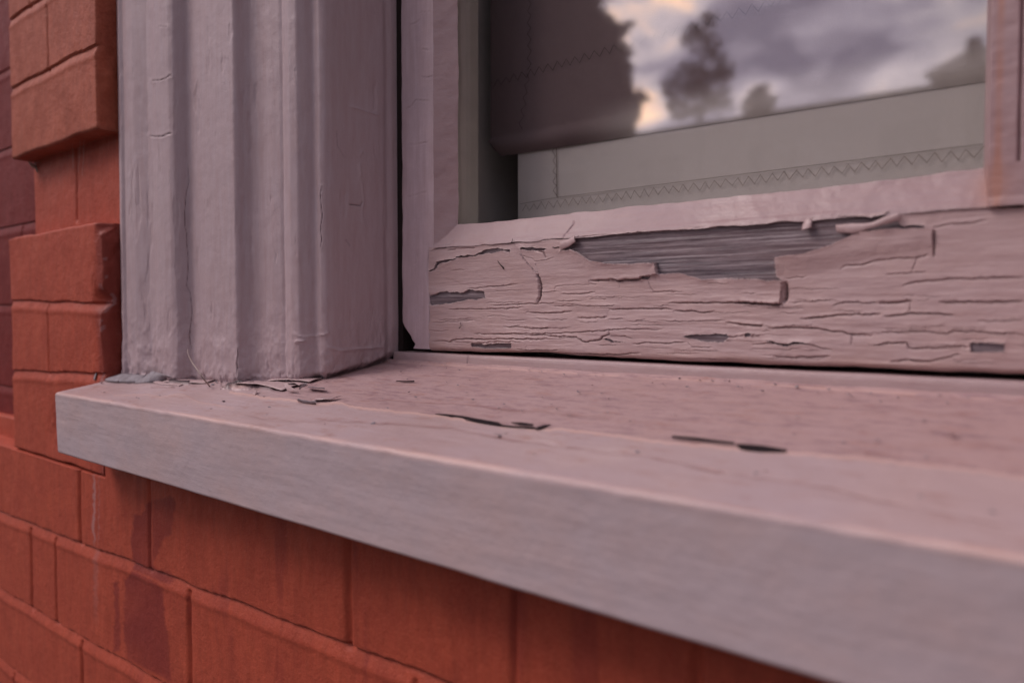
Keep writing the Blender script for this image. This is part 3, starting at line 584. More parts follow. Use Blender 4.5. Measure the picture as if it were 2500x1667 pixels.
# putty strip under the glass and up both sides
def bevelY(X, Z):
    d = np.minimum(np.minimum((ZQ-Z)/(ZQ-ZG), (X-XBL)/(XGL-XBL)), (XBR-X)/(XBR-XGR)); d = np.clip(d, -.2, 1.1)
    return YR + .0095*d
def putty(name, xs, zs, rust=False, back='T'):
    X, Z = np.meshgrid(xs, zs); px, py = proj(X, YR, Z)
    h = .0006*fbm(X*30, Z*40, 131, 4) + .00035*fbm(X*90, Z*120, 132, 3) + .0004
    for P, w, dp, lu, ll in CR[:4]+[CR[41]]:
        D, sg, T = dline(px, py, P); h -= 1e-3*dp*np.exp(-(D/w)**2)*np.clip(8*T*(1-T), 0, 1)**.5
    if back == 'T':
        c = sst(.0035, 0, Z-ZQ); h = h - .0 + c*.0012*(vno(X*50, X*0, 133)*.3+.6)
    h = h - .0022*np.exp(-((X+.0668)/.0006)**2)*(back == 'L')
    Y = bevelY(X, Z) - h
    Xo, Zo = X.copy(), Z.copy()
    if back == 'T': Zo += sst(ZG-.003, ZG, Z)*(.0011*fbm(X*45, X*0, 134, 3) + .0018*sst(-.16, -.10, X)); Zo -= sst(.002, 0, Z-ZQ)*(.0012+.0012*fbm(X*60, X*0, 135, 4))
    if back == 'R': Xo += sst(XGL-.003, XGL, X)*.0009*fbm(Z*55, Z*0, 136, 3)
    o = mesh(name, np.stack([Xo, Y, Zo], -1), gridf(*X.shape), m_putty, sash, ang=60)
    ru = sst(.0028, .0, abs(X-(-.0755)))*(.6+.5*vno(Z*60, X*200, 137)) + .8*np.exp(-(((X+.078)/.008)**2+((Z-.062)/.012)**2))
    attr(o, 'rust', np.clip(ru, 0, 1)); return o
xp = np.concatenate([xcols(1062, 2520, 2.), np.arange(-.060, -.030, .002)]); xp[0] = XBL
putty('glazing_putty', xp, np.linspace(ZQ, ZG, 44))
putty('glazing_putty', np.linspace(XBL, XGL, 34), spaced((ZG, .34, .001), (.34, .98, .01)), back='R')
putty('glazing_putty', np.linspace(XBR-.0035, -.0355, 130), spaced((ZG, .34, .001), (.34, .98, .01)), back='L')
# ---- stiles
def stile():
    xs = np.concatenate([np.linspace(XSL, XBL, 66)]); zs = spaced((ZB+.001, .345, .0009), (.345, .98, .01))
    X, Z = np.meshgrid(xs, zs); lim = np.where(Z < ZQ, XST, XBL); X = XSL + (X-XSL)*(lim-XSL)/(XBL-XSL)
    px, py = proj(X, YR, Z)
    h = .0003*fbm(X*60, Z*14, 141) + .00012*fbm(X*200, Z*40, 142) - .0004
    L3 = lambda *L: [(600+x/3.357, y/3.357) for x, y in L]
    for P, w, a in [(L3((1340, 205), (1400, 185), (1425, 160)), 1.2, .5), (L3((1420, 100), (1520, 97)), 1, .4), (L3((1440, 405), (1500, 410)), 1.2, .6), (L3((1430, 632), (1480, 635), (1530, 628)), 1.3, .6),
                    (L3((1530, 750), (1600, 760), (1700, 790), (1720, 805)), 1.2, .6), (L3((1310, 895), (1360, 870), (1390, 822), (1505, 828)), 1.2, .6), (L3((1530, 1075), (1620, 1095), (1725, 1140)), 1.5, .8),
                    (L3((1310, 1195), (1400, 1180), (1495, 1165)), 1.3, .5), (L3((1530, 1420), (1720, 1418)), 1.3, .5), (L3((1580, 125), (1660, 138)), 1, .4), (Aq((1320, 275), (1420, 245), (1490, 225)), 1.1, .5),
                    (Aq((1370, 850), (1410, 1000), (1400, 1200), (1410, 1350)), 1, .25), (Aq((1370, 820), (1400, 800), (1400, 740)), 1.6, .6), (Aq((1530, 75), (1720, 72)), 1.2, .5), (Aq((1560, 345), (1640, 360)), 1.2, .5), (Aq((1500, 700), (1480, 900), (1495, 1050)), 2, .8)]:
        D, sg, T = dline(px, py, P); tp = np.clip(10*T*(1-T), 0, 1)**.5
        h += 1e-3*tp*a*(-np.exp(-(D/w)**2) + .35*np.exp(-(D/5)**2)*(sg > 0))
    # rounded outer arris, rotten away at the foot
    rot = sst(838, 850, py+(px-985)*.0)*0
    e = X-XSL - .0140*sst(-.007, -.027, Z)*(1+.10*vno(Z*260, X*0, 144)) - .0007*fbm(Z*50, X*0, 143, 3)
    c = np.clip(1-e/.003, 0, 1.3); Y = YR - h + .003*(1-np.sqrt(np.clip(1-np.minimum(c, 1)**2, 0, 1))) + np.where(e < 0, .03, 0)
    c2 = np.clip(1-(lim-X)/.0008, 0, 1)*(Z < ZQ)
    Y = Y + .0012*c2
    Y = np.concatenate([Y[:, :1]+.03, Y, Y[:, -1:]+.02], 1); X = np.concatenate([X[:, :1]-.0002, X, X[:, -1:]], 1); Z = np.concatenate([Z[:, :1], Z, Z[:, -1:]], 1)
    mesh('stile', np.stack([X, Y, Z], -1), gridf(*X.shape), m_stile, sash, ang=60)
stile()
box('stile', (-.0785, .4545, ZQ+.001), (-.0360, .466, .98), m_stile, sash, .0005)
box('rail_core', (XSL+.028, .460, ZB+.002), (-.037, .492, ZQ), m_inner, sash)
box('inner_rebate', (XSL+.006, .4665, ZQ-.002), (-.4612, .4935, .98), m_inner, sash, .0012)
box('inner_rebate', (-.0825, .4665, ZQ-.002), (-.037, .4935, .98), m_inner, sash, .0012)
box('inner_rebate', (-.4600, .4665, ZQ-.002), (-.084, .4935, ZG-.006), m_inner, sash, .0012)
box('top_rail', (XSL, .452, .98), (-.0355, .4935, 1.06), m_stile, sash, .002)
def glass():
    xs = np.linspace(-.4605, -.0790, 60); zs = np.linspace(ZG-.006, .99, 90); X, Z = np.meshgrid(xs, zs)
    Y = .4630 + .00005*vno(X*9, Z*6, 150)          # old drawn glass is not quite flat
    V1 = np.stack([X, Y, Z], -1).reshape(-1, 3); V2 = V1 + (0, .003, 0)
    n = len(V1); F1 = gridf(*X.shape); F2 = F1[:, ::-1]+n
    mesh('glass_pane', np.concatenate([V1, V2]), np.concatenate([F1, F2]), m_glass, sash, ang=None)
glass()
# loose flakes of the rail, each a thin curled sheet
def sheet(name, P0, P1, mat, parent, bulge=0., th=.0004, n=24, m=7, bdir=(0, -1, 0), under=None, rag=0., **k):
    P0 = np.array(P0, float); P1 = np.array(P1, float)
    def res(P):
        s = np.append(0, np.cumsum(np.linalg.norm(np.diff(P, axis=0), axis=1))); t = np.linspace(0, s[-1], n)
        return np.stack([np.interp(t, s, P[:, i]) for i in range(3)], -1)
    A, B = res(P0), res(P1); v = np.linspace(0, 1, m)[:, None, None]
    G = A[None]*(1-v) + B[None]*v + np.array(bdir)*bulge*np.sin(pi*v)
    if rag: G += rag*np.array([vno(G[..., 0]*400, G[..., 2]*300, 5), 0*G[..., 0], vno(G[..., 0]*300, G[..., 2]*500, 7)]).transpose(1, 2, 0)
    o = mesh(name, G, gridf(m, n), mat, parent, ang=None, **k)
    s = o.modifiers.new('thickness', 'SOLIDIFY'); s.thickness = th; s.offset = 0
    if under: o.data.materials.append(under); s.material_offset = 1
    return o
def onR(L, lift):
    return [atY(x, y, YR-l*1e-3) for (x, y), l in zip(L, lift)]
sheet('paint_flake_or_shade', onR(Cq((805, 500), (940, 490), (1100, 485), (1200, 440), (1330, 400)), (1.2, 1.6, 2.2, 2.6, 3.2)),
      onR(Cq((815, 560), (960, 572), (1040, 545), (1180, 505), (1345, 455)), (1.0, 1.4, 2.2, 2.6, 2.2)), m_flake, sash, .0006, rag=.00018)
sheet('paint_flake_or_shade', onR(Cq((605, 450), (612, 480), (605, 520)), (1.0, 2.0, 2.4)), onR(Cq((560, 455), (535, 500), (528, 545)), (.5, 1.6, 2.8)), m_flake, sash, .0006, rag=.0001)
sheet('paint_flake_or_shade', onR(Bq((560, 640), (640, 615), (680, 590)), (.9, 1.6, 2.2)), onR(Bq((565, 710), (640, 675), (688, 640)), (.4, 1.9, 3.4)), m_flake, sash, .0008, rag=.0001)
# ---- sill
def sill():
    x1 = .240; xs = np.concatenate([np.linspace(XR-.0005, XR+.004, 8)[:-1], np.arange(XR+.004, .06, .0010), np.arange(.06, x1, .004)])
    r = .0028; Yb = .4498
    P = [(Yb, ZN+SL*(Yb-YN))]; c = (YN+r, ZN-r*.85); 
    for a in np.linspace(degrees(atan(SL))*0+100, 180, 7): P.append((c[0]+r*cos(radians(a)), c[1]+r*sin(radians(a))))
    zb = -.1275; rb = .0022
    for a in np.linspace(180, 270, 6): P.append((YN+.0012+rb+rb*cos(radians(a)), zb+rb+rb*sin(radians(a))))
    P.append((.345, zb-.001)); P = np.array(P)
    seg = np.hypot(*np.diff(P, axis=0).T); s = np.append(0, np.cumsum(seg))
    ss = np.unique(np.round(np.concatenate([np.arange(0, s[1], .00055), np.linspace(s[1]-.002, s[7]+.002, 24), np.arange(s[7], s[8], .0009), np.linspace(s[8]-.001, s[13]+.001, 12), np.arange(s[13], s[-1], .003), [s[-1]]]), 6))
    Py = np.interp(ss, s, P[:, 0]); Pz = np.interp(ss, s, P[:, 1])
    ty = np.gradient(Py, ss); tz = np.gradient(Pz, ss); l = np.hypot(ty, tz)+1e-9; ny, nz = tz/l, -ty/l
    # outward normal: up on the top, -Y on the nose
    X, SSm = np.meshgrid(xs, ss); Y = np.broadcast_to(Py[:, None], X.shape); Z = np.broadcast_to(Pz[:, None], X.shape)
    top = (SSm < s[1]-.0005)*1.; px, py = proj(X, Y, Z)
    h = .0005*fbm(X*9, SSm*30, 161, 3) + .00014*fbm(X*30, SSm*160, 162, 4)
    # the thick newer film ends in a broken edge; behind it the older coat
    E1 = [(560, 925), (600, 940)] + Gq((1010, 660), (1240, 690), (1400, 715), (1580, 735), (1760, 755), (1930, 790), (2080, 770), (2200, 800), (2350, 820)) + Dq((400, 1030), (520, 1045), (800, 1085), (1080, 1130), (1380, 1160), (1550, 1150), (1900, 1190), (2350, 1250)) + Eq((720, 925), (980, 945), (1300, 968), (1700, 1010), (2100, 1050), (2350, 1090)) + [(2700, 1200), (3600, 1400)]
    jx = 3*vno(px/13, py/6, 163); D, sg, T = dline(px+jx, py+2*vno(px/22, py*0, 164)+1.2*vno(px/7, py*0, 165), E1)
    below = (sg < 0)
    below = np.where(px < 560, (D < 0), below)      # nothing newer left of its start
    h = h + np.where((sg > 0) & (px > 540), -.0011*sst(0, 2.5, D), 0)*top
    lip = np.exp(-((D-3)/4)**2)*below*(px > 560)*top
    old = np.where((sg > 0), 1., 0.)*sst(600, 760, px)*top
    E2 = Gq((280, 715), (550, 708)) + Gq((560, 712), (640, 730), (800, 705), (850, 715), (960, 770), (1080, 790), (1230, 815)); D2, sg2, T2 = dline(px, py, E2)
    h = h + np.where(sg2 < 0, .0004*np.exp(-D2/22)*sst(0, 2, D2), 0)*top; lip = np.maximum(lip, .5*np.exp(-(D2/6)**2)*(sg2 < 0)*top*(py < 1010))
    line = np.zeros(X.shape)
    for Pq, w in ((Gq((1180, 850), (1300, 870), (1500, 915), (1740, 935), (2000, 925), (2350, 945)) + Dq((300, 1130), (700, 1165), (1100, 1240), (1500, 1300), (1700, 1320), (2000, 1360), (2350, 1400)) + Eq((700, 1080), (950, 1110), (1250, 1155), (1500, 1220), (1900, 1300), (2350, 1390)), 3.),
                  (Dq((850, 950), (1100, 985), (1400, 1000), (1800, 1040)), 2.5), (Dq((0, 905), (150, 912), (600, 940), (850, 950)), 1.8), (Eq((400, 1020), (470, 1035), (780, 1085)), 5),
                  (Dq((225, 770), (300, 773), (380, 771)), 1.6), (Gq((560, 655), (700, 665), (780, 660)), 1.3), (Gq((1240, 690), (1250, 700)), 3), (Dq((1550, 1020), (1700, 1030), (2000, 1060)), 5)):
        D3, _, T3 = dline(px, py+1.5*vno(px/25, py*0, 171), Pq); f = np.exp(-(D3/w)**2)*np.clip(20*T3*(1-T3), 0, 1)**.5*top*(.55+.45*vno(px/35, py*0, 172)); line = np.maximum(line, f); h = h - .0006*f
    # shade under the lifted flakes by the casing foot, put into the colour
    gap_shade = np.zeros(X.shape)
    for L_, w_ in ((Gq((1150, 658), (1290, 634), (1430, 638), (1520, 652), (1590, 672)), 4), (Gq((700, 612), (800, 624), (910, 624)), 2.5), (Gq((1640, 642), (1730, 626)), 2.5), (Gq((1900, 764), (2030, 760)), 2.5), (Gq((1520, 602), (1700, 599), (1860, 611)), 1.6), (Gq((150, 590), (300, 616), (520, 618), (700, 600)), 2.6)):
        D4, _, T4 = dline(px, py+1.2*vno(px/9, py*0, 91), L_); gap_shade = np.maximum(gap_shade, np.exp(-(D4/(w_*1.5))**4)*top*sst(0, .12, T4)*sst(1, .88, T4)); h = h + .0005*gap_shade
    # caulk bead at the riser
    h = h + .0016*np.exp(-((Yb-Y)/.0035)**2)*top*(1+.3*vno(X*60, Y*0, 173))
    lip = np.maximum(lip, .55*np.exp(-((Yb-.0045-Y)/.0016)**2)*(vno(X*50, Y*200, 174) > -.2)*top)
    # nose: fine horizontal brush ridges, worn arris with its highlight put into the colour
    nose = (1-sst(s[1]-.004, s[1]+.004, SSm)*-1*0 > 0)*sst(s[4], s[7]+.002, SSm)
    ar = np.exp(-((SSm-(s[2]+s[4])/2)/.0022)**2); h = h + ar*.0003*vno(X*90, SSm*0, 175) 
    lip = np.maximum(lip, ar*(.55+.45*vno(X*40, SSm*0, 176)))
    h = h + nose*.00007*fbm(X*22, SSm*420, 177, 4) + nose*.00025*fbm(X*8, SSm*40, 178, 3)
    Yo = Y + ny[:, None]*h; Zo = Z + nz[:, None]*h
    Xo = X.copy(); e = np.clip(1-(X-xs[0])/.004, 0, 1); inw = e**2*.0015
    Yo = Yo - ny[:, None]*inw; Zo = Zo - nz[:, None]*inw
    o = mesh('sill', np.stack([Xo, Yo, Zo], -1), gridf(*X.shape, flip=True), m_sill, win, ang=60, label='worn pink timber sill with square nose')
    for n_, a in (('old', old), ('lip', np.clip(lip, 0, 1)), ('line', np.clip(line, 0, 1)), ('nose', nose), ('gap_shade', gap_shade)): attr(o, n_, a)
    # end grain
    mesh('end_cap', [(xs[0], a, b) for a, b in zip(Yo[:, 0], Zo[:, 0])] + [(xs[0], .345, -.09)], [tuple(range(len(ss)))[::-1]], m_sill, o, smooth=False)
    return o
sl = sill()
# raised strip under the rail
def riser():
    xs = np.concatenate([np.arange(-.5205, -.03, .0012)]); pr = [(.449, -.046), (.4494, -.0365), (.4500, -.0342), (.4516, -.0335), (.486, -.0330)]
    P = np.array(pr); s = np.append(0, np.cumsum(np.hypot(*np.diff(P, axis=0).T))); ss = np.linspace(0, s[-1], 70); X, Q = np.meshgrid(xs, ss)
    Y = np.interp(Q, s, P[:, 0]); Z = np.interp(Q, s, P[:, 1]) + .0002*fbm(X*30, Q*60, 181); Y = Y - .0003*fbm(X*25, Q*90, 182)
    px, py = proj(X, Y, Z); D, _, T = dline(px, py, Dq((820, 550), (810, 600), (812, 650))); Y = Y + .001*np.exp(-(D/1.3)**2)
    o = mesh('riser', np.stack([X, Y, Z], -1), gridf(*X.shape), m_riser, win, ang=50, label='low painted strip between sill and sash')
riser()
box('gap_shade_box', (-.5203, .4545, -.060), (-.5141, .49, .98), m_void, win)  # near-black box filling the gap, standing for its shade
box('gap_shade_box', (-.5127, .474, -.034), (-.4905, .489, .004), m_void, win)  # dark box behind the rotted foot, standing for shade in the hole
# lifted films: a front edge raised off the sill (mm), the back still stuck down
def lifted(L, hs, depth, mat=m_flake, bk=.25, under=m_prime, parent=win, rag=.00012, n=30):
    A = [onsill(x, y, h*1e-3) for (x, y), h in zip(L, hs)]
    B = []
    for a, h in zip(A, hs):
        Yn = a[1]+depth; B.append(np.array((a[0]-depth*.15, Yn, ZN+SL*(Yn-YN)+bk*1e-3)))
    return sheet('paint_flake_or_shade', A, B, mat, parent, .0006, .00035, n, 7, (0, 0, 1), under, rag)
lifted(Gq((1140, 655), (1220, 635), (1290, 620), (1360, 625), (1430, 627), (1520, 645), (1600, 670), (1640, 680)), (.5, 2.2, 3.6, 3.9, 3.6, 2.6, 1.0, .5), .020)
lifted(Gq((640, 618), (740, 606), (830, 612), (920, 618), (1010, 622)), (.5, 1.8, 2.2, 1.5, .5), .014)
lifted(Gq((1510, 605), (1600, 595), (1700, 593), (1790, 600), (1870, 610)), (.5, 1.4, 1.6, 1.5, .6), .012)
lifted(Gq((1610, 650), (1680, 628), (1740, 618), (1780, 640)), (.4, 2.0, 2.6, 1.0), .008)
lifted(Gq((1880, 768), (1920, 758), (1980, 755), (2040, 758)), (.4, 1.5, 1.6, .4), .010)
def sliver(L, h=.0007):                    # a thin dark strip in place of the shade under lifted paint
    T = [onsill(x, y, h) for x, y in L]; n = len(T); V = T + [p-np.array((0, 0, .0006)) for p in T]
    return mesh('paint_flake_or_shade', V, [tuple(range(n))] + [(i, n+i, n+(i+1) % n, (i+1) % n) for i in range(n)], m_slit, win, smooth=False, label='thin dark strip painted for the shade under lifted paint on the sill top')
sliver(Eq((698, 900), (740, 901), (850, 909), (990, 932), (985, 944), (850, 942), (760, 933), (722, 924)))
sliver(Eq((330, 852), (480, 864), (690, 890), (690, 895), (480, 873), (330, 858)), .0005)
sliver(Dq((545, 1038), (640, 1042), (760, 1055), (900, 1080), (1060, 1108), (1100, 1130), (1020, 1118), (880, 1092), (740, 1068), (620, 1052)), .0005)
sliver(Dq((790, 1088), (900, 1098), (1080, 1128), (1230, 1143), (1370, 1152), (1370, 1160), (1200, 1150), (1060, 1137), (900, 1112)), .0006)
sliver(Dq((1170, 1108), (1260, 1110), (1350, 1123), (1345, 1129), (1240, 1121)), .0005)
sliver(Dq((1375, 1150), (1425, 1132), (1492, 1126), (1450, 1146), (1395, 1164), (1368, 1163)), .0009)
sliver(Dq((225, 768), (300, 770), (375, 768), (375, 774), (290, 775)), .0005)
def stand(lo, hi, Yl, Yh, mat=m_prime, bulge=.002, parent=win, rag=.00025):
    return sheet('paint_flake_or_shade', [onsill(x, y, .3e-3) for x, y in lo], [atY(x, y, Yh) for x, y in hi], mat, parent, bulge, .0004, 26, 8, (0, -1, .2), None, rag)
stand(Gq((140, 580), (220, 605), (330, 612), (430, 612), (520, 605)), Gq((145, 575), (235, 568), (330, 542), (440, 548), (520, 560)), 0, .331)
stand(Gq((440, 622), (520, 618), (620, 610), (700, 600), (745, 575)), Gq((470, 600), (550, 545), (575, 522), (640, 540), (740, 573)), 0, .332)
stand(Gq((680, 650), (760, 655)), Gq((700, 630), (745, 640)), 0, .33, m_flake, .0005)
lifted(Gq((570, 610), (640, 632), (780, 640), (790, 650)), (.3, .6, .6, .2), .006)
stand(Gq((1690, 690), (1780, 700)), Gq((1655, 622), (1680, 620)), 0, .345, m_flake, .0004)
stand(Gq((1775, 668), (1790, 672)), Gq((1820, 622), (1850, 625)), 0, .345, m_prime, .0004)
stand(Gq((1770, 765), (1830, 785), (1920, 792)), Gq((1772, 748), (1800, 760), (1925, 772)), 0, .322, m_prime, .0006)
stand(Gq((1860, 655), (1990, 668)), Gq((1850, 650), (1990, 662)), 0, .35, m_prime, .0002)
lifted(Gq((780, 565), (830, 558), (870, 540)), (.3, 1.5, 2.5), .006)
stand(Gq((95, 590), (105, 595)), Gq((112, 540), (122, 536)), 0, .318, m_prime, .0002)
stand(Gq((1400, 715), (1420, 720)), Gq((1408, 672), (1440, 680)), 0, .335, m_flake, .0004)
# ---- crumbs of fallen paint in the corners of the sill
rc = random.Random(21); V = []; Fq = []
for k in range(330):
    if k < 170: x = rc.uniform(-.775, -.53); y = .322 + (x+.775)*.22 + abs(rc.gauss(0, .010))*-1 + .010
    elif k < 215: x = rc.uniform(-.53, -.06); y = .447 - abs(rc.gauss(0, .010))
    else: x = rc.uniform(-.77, -.05); y = rc.uniform(.285, .44)
    sz = rc.uniform(.0003, .0012)*(1 if rc.random() < .9 else 2); z = ZN+SL*(y-YN)+sz*.35; a = rc.uniform(0, 6.28); n0 = len(V); q = rc.randint(4, 6)
    for i in range(q): V.append((x+sz*cos(a+i*6.28/q)*rc.uniform(.6, 1.2), y+sz*sin(a+i*6.28/q)*rc.uniform(.5, 1), z+rc.uniform(-.3, .5)*sz))
    for i in range(q): V.append((V[n0+i][0], V[n0+i][1], V[n0+i][2]-.0003))
    Fq.append(tuple(range(n0, n0+q))); Fq += [(n0+i, n0+q+i, n0+q+(i+1) % q, n0+(i+1) % q) for i in range(q)]
cb = mesh('paint_crumbs', V, Fq, m_prime, None, smooth=False, kind='stuff', label='tiny grey and brown crumbs of fallen paint and grit scattered on the sill', cat='debris')
cb.data.materials.append(m_flake)
for p in cb.data.polygons: p.material_index = (p.index//7) % 3 == 0
# ---- dry stalk on the sill
a, b = onsill(*Gq((1045, 645))[0], .0004), atY(*Gq((868, 345))[0], .334)
pts = [onsill(*Gq((1045, 645))[0], .0004)] + [atY(*p, y) for p, y in zip(Gq((1000, 590), (955, 525), (915, 470), (885, 420), (870, 380), (866, 345)), (.322, .324, .327, .330, .333, .334))]
tube('dry_stalk', pts, .0006, m_straw, None, 6, lambda t: 1.1-.7*t, label='thin curved dry stalk leaning against the foot of the casing', cat='stalk')
# spiders' debris on the rail
for L in (Aq((2065, 795), (2080, 820), (2105, 845), (2112, 860)), Aq((1760, 1300), (1765, 1330), (1750, 1345)), Bq((170, 615), (172, 630), (165, 645))):
    tube('dead_insect', onR(L, [1.6+.4*(i % 2) for i in range(len(L))]), .0004, m_void, None, 5, lambda t: .6+.7*(t > .6),
         label={0: 'tiny dark insect speck high on the flaking rail', 1: 'tiny dark insect speck low on the rail near the stile', 2: 'tiny dark insect speck on the putty under the glass'}[0 if L[0][1] > 600 and L[0][1] < 700 else (1 if L[0][1] > 700 else 2)], cat='insect')

# ================================================================== BEHIND THE GLASS
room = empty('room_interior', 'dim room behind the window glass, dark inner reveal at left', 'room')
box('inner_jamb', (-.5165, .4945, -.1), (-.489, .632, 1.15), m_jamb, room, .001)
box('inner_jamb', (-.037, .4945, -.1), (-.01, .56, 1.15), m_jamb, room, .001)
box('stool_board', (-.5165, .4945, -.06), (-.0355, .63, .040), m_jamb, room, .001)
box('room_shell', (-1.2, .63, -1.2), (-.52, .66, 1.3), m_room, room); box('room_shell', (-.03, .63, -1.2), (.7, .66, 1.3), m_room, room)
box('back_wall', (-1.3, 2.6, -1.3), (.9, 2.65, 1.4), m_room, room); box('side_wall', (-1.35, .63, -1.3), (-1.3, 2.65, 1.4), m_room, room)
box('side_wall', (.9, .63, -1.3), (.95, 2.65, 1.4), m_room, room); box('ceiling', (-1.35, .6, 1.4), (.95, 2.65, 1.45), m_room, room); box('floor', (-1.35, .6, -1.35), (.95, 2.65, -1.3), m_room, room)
blind = empty('window_blind', 'linen blind with brown fold and zigzag stitched pale hem hanging behind the glass', 'blind')
YC = .5225; YD = .5175
def panel(name, x0, x1, z0, z1, Y, mat, rip=.0008, roll=False):
    xs = np.arange(x0, x1, .003); zs = spaced((z0, min(z1, .35), .002), (min(z1, .35), z1+.001, .02)) if z1 > .35 else np.arange(z0, z1, .002)
    X, Z = np.meshgrid(xs, zs); Yg = Y + rip*fbm(X*9, Z*5, 191, 3)
    if roll:
        t = np.clip(1-(Z-z0)/.016, 0, 1); Yg = Yg - .0035*np.sin(pi*t*.9)*sst(-.30, -.42, X) + .0045*t**3
        Z = Z - .010*(X-x0)*(t > 0)*t
        # softly rounded end of the fold
        Z = Z + .010*np.clip(1-(X-x0)/.012, 0, 1)**2*t
    o = mesh(name, np.stack([X, Yg, Z], -1), gridf(*X.shape), mat, blind, ang=None)
    if roll: attr(o, 'fade', sst(.032, .004, Z-z0+.010*(X-x0)+.002*vno(X*40, Z*0, 192))*sst(-.385, -.28, X))
    return o
zf = atY(1265, 367, YD)[2]
panel('hem_panel', atY(1265, 450, YC)[0], -.05, .045, .22, YC, m_cloth)
panel('upper_panel', atY(1198, 250, YD)[0], -.045, zf-.002, 1.15, YD, m_dark, roll=True)
def zigzag(name, pts, amp, per, mat, r=.00024):
    pts = [np.array(p) for p in pts]; out_ = []; L = np.linalg.norm(pts[1]-pts[0]); n = int(L/per*2); d = (pts[1]-pts[0])/L; pn = np.cross(d, (0, 1., 0))
    rr = random.Random(3)
    for i in range(n+1): out_.append(pts[0]+d*L*i/n + pn*amp*(.5 if i % 2 else -.5)*rr.uniform(.8, 1.15) + d*rr.uniform(-.0006, .0006))
    return tube(name, out_, r, mat, blind, 4)
z_l = lambda x, y, Y=YC: atY(x, y, Y-.0012)
zigzag('hem_stitching', (z_l(1275, 508), z_l(2420, 368)), .0056, .0082, m_thread)
zigzag('hem_stitching', (z_l(1352, 345), z_l(1355, 478)), .0035, .0075, m_thread)
tube('hem_seam', [z_l(1358, 345), z_l(1360, 482)], .0003, m_thread, blind, 4)
tube('hem_seam', [z_l(1270, 498), z_l(1360, 482), z_l(2400, 352)], .0002, m_threadp, blind, 4)
zigzag('fold_stitching', (z_l(1205, 205, YD), z_l(1900, 2, YD)), .0060, .0090, m_threadd, .00022)
zigzag('fold_stitching', (z_l(1900, 2, YD), z_l(2400, -140, YD)), .0060, .0090, m_threadd, .0002)
zigzag('fold_stitching', (z_l(1292, -60, YD), z_l(1292, 170, YD)), .0040, .0095, m_threadd, .0002)
zigzag('fold_stitching', (z_l(1290, 180, YD), z_l(1270, 315, YD)), .0045, .0095, m_threadd, .0002)

# ================================================================== THE STREET THE GLASS REFLECTS
m_pave = plain('pavement', (.12, .11, .105), .9, (.09, .085, .08), 4); m_road = plain('asphalt', (.055, .053, .052), .9, (.045, .043, .042), 6)
m_roof = plain('grey_shingles', (.27, .25, .24), .9, (.22, .20, .20), 8); m_wall2 = plain('grey_render', (.34, .31, .30), .9, (.30, .27, .26), 3)
m_leaf = plain('dark_foliage', (.045, .04, .025), .8, (.03, .026, .018), 3); m_bark = plain('bark', (.06, .045, .035), .9)
m_pglass = plain('far_window', (.03, .03, .035), .2)
def sheetg(name, x0, x1, y0, y1, z, mat, kind='structure'):
    return mesh(name, [(x0, y0, z-H+0), (x1, y0, z-H), (x1, y1, z-H), (x0, y1, z-H)], [(0, 1, 2, 3)], mat, None, smooth=False, kind=kind)
sheetg('ground', -400, 400, -400, 400, 0, m_leaf)
sheetg('pavement', -60, 60, -3, .3, .10, m_pave); sheetg('road', -60, 60, -11, -3, .004, m_road)
mesh('kerb', [(-60, -3, -H), (60, -3, -H), (60, -3, .10-H), (-60, -3, .10-H)], [(0, 1, 2, 3)], m_pave, None, smooth=False, kind='structure')
def house(name, x0, x1, yf, depth, eave, ridge, label, chimneys=()):
    e_ = empty(name, label, 'house', group='houses across the street')
    def bx(nm, lo, hi, m, p=e_): return box(nm, (lo[0], lo[1], lo[2]-H), (hi[0], hi[1], hi[2]-H), m, p)
    w = bx('wall', (x0, yf-depth, 0), (x1, yf, eave), m_wall2)
    V = [(x0-.3, yf+.4, eave), (x1+.3, yf+.4, eave), (x1+.3, yf-depth-.4, eave), (x0-.3, yf-depth-.4, eave), (x0-.3, yf-depth/2, ridge), (x1+.3, yf-depth/2, ridge)]
    rf = mesh('roof', [(a, b, c-H+.01) for a, b, c in V], [(0, 1, 5, 4), (2, 3, 4, 5), (0, 4, 3), (1, 2, 5), (0, 3, 2, 1)], m_roof, e_, smooth=False)
    for cx_, cw, ch in chimneys: bx('chimney', (cx_, yf-.7, eave-.2), (cx_+cw, yf-.2, ch), m_wall2, rf)
    n = max(2, int((x1-x0)/2.4))
    for i in range(n):
        xa = x0 + (i+.5)*(x1-x0)/n - .5
        for zz in (1.0,) + ((3.6,) if eave > 5.4 else ()): 
            wd = bx('window', (xa, yf-.02, zz), (xa+1., yf+.04, zz+1.3), m_bark); bx('pane', (xa+.07, yf+.035, zz+.07), (xa+.93, yf+.05, zz+1.23), m_pglass, wd)
    return e_
D = 15.
def refl(x, y, Yobj):                        # where the thing mirrored at pixel (x, y) stands, on the plane Y = -Yobj
    d = ray(x, y); t = (2*.463+Yobj)/d[1]; return d[0]*t, d[2]*t+H
xa, za = refl(2440, 215, D); xb, zb_ = refl(1500, 330, D)
house('long_house', xb-18, xa+5, -D, 7, refl(1900, 283, D)[1], refl(1900, 283, D)[1]+.02, 'long low flat roofed grey house across the street')
xs_, zs_ = refl(2315, 180, D-1.0)
house('corner_house', xs_, xs_+6, -D+1.0, 6, zs_-.05, zs_+1.2, 'taller grey gabled house at the street corner', ())
px_, pz_ = refl(2378, 95, D-2)
tube('utility_pole', [(px_, -D+2, -H), (px_, -D+2, pz_-H)], .11, m_bark, None, 8, label='dark wooden utility pole beside the corner house', cat='pole')
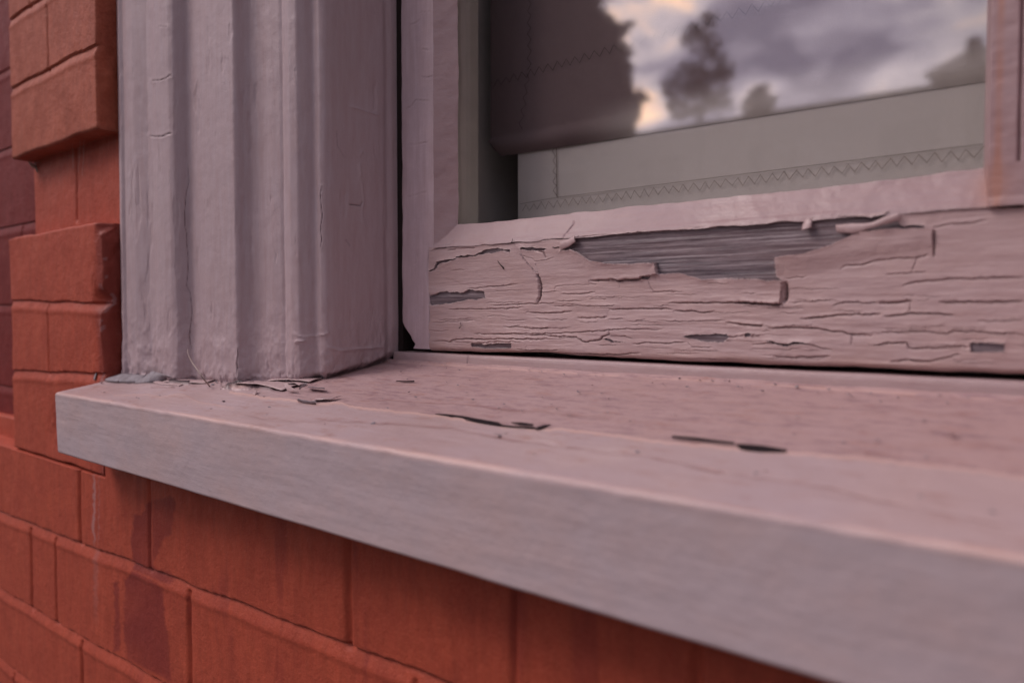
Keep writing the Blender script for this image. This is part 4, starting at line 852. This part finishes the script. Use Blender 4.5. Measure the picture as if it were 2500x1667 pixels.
def tree(name, cx_, cy_, blobs, trunk_r, leaves, size, label, seed):
    """blobs: (dx, z, radius) clumps; leaf quads spread through them, trunk and limbs reach into them"""
    rr = np.random.RandomState(seed); e_ = empty(name, label, 'tree', group='trees across the street')
    topz = max(b[1] for b in blobs)
    tube('trunk', [(cx_, cy_, -H), (cx_+.05, cy_, (topz*.5)-H), (cx_+.1, cy_+.1, topz*.93-H)], trunk_r, m_bark, e_, 8, lambda t: 1-.75*t)
    tot = sum(b[2]**2 for b in blobs); V = []; 
    for dx, z, r in blobs:
        n = int(leaves*r*r/tot); d = rr.normal(size=(n, 3)); d /= np.linalg.norm(d, axis=1)[:, None]; rad = r*rr.uniform(.25, 1, n)**.6*(1+.18*np.sin(d[:, 0]*7+seed)*np.cos(d[:, 2]*9))
        c = np.array((cx_+dx, cy_+rr.uniform(-.3, .3)*r, z-H)) + d*rad[:, None]
        a = rr.normal(size=(n, 3)); a /= np.linalg.norm(a, axis=1)[:, None]; b = np.cross(a, rr.normal(size=(n, 3))); b /= np.linalg.norm(b, axis=1)[:, None]
        s = size*rr.uniform(.6, 1.3, n)[:, None]
        V.append(np.stack([c-a*s, c+b*s*.6, c+a*s, c-b*s*.6], 1).reshape(-1, 3))
        tube('limb', [(cx_, cy_, max(z-r*1.2, topz*.25)-H), (cx_+dx*.6, cy_, z-r*.4-H), (cx_+dx, cy_, z-H)], trunk_r*.3, m_bark, e_, 5, lambda t: 1-.7*t)
    V = np.concatenate(V); mesh('crown', V, np.arange(len(V)).reshape(-1, 4), m_leaf, e_, smooth=False)
def blobs_px(L, Yo):
    sc = None; r = []
    for x, y, rp in L:
        X_, z_ = refl(x, y, Yo); X2, _ = refl(x+rp, y, Yo); r.append((X_, z_, abs(X2-X_)))
    x0 = np.mean([b[0] for b in r]); return x0, [(b[0]-x0, b[1], b[2]) for b in r]
x0, bl = blobs_px([(1730, 45, 22), (1700, 95, 34), (1745, 110, 26), (1680, 190, 40), (1735, 165, 40), (1750, 235, 42), (1690, 240, 46), (1650, 265, 30), (1770, 180, 26), (1640, 215, 24)], 13.)
tree('slender_tree', x0, -13., bl, .06, 1000, .068, 'slender loose crowned tree standing before the long house', 3)
x0, bl = blobs_px([(1850, 235, 22), (1865, 255, 30), (1835, 265, 26), (1872, 215, 10)], 13.5)
tree('small_tree', x0, -13.5, bl, .05, 420, .065, 'small stubby tree just right of the slender one', 5)
x0, bl = blobs_px([(1340, 130, 150), (1250, 0, 160), (1400, 190, 105), (1430, 260, 110), (1500, 290, 55), (1330, -120, 110), (1200, 200, 140), (1100, 60, 180), (1470, 170, 36), (1000, 200, 200), (1050, -150, 200), (1250, 330, 90), (1360, 320, 60), (1120, 330, 100), (1180, 300, 80)], 11.)
tree('dense_tree', x0, -11., bl, .3, 26000, .2, 'big dense dark tree towering left of the others', 7)
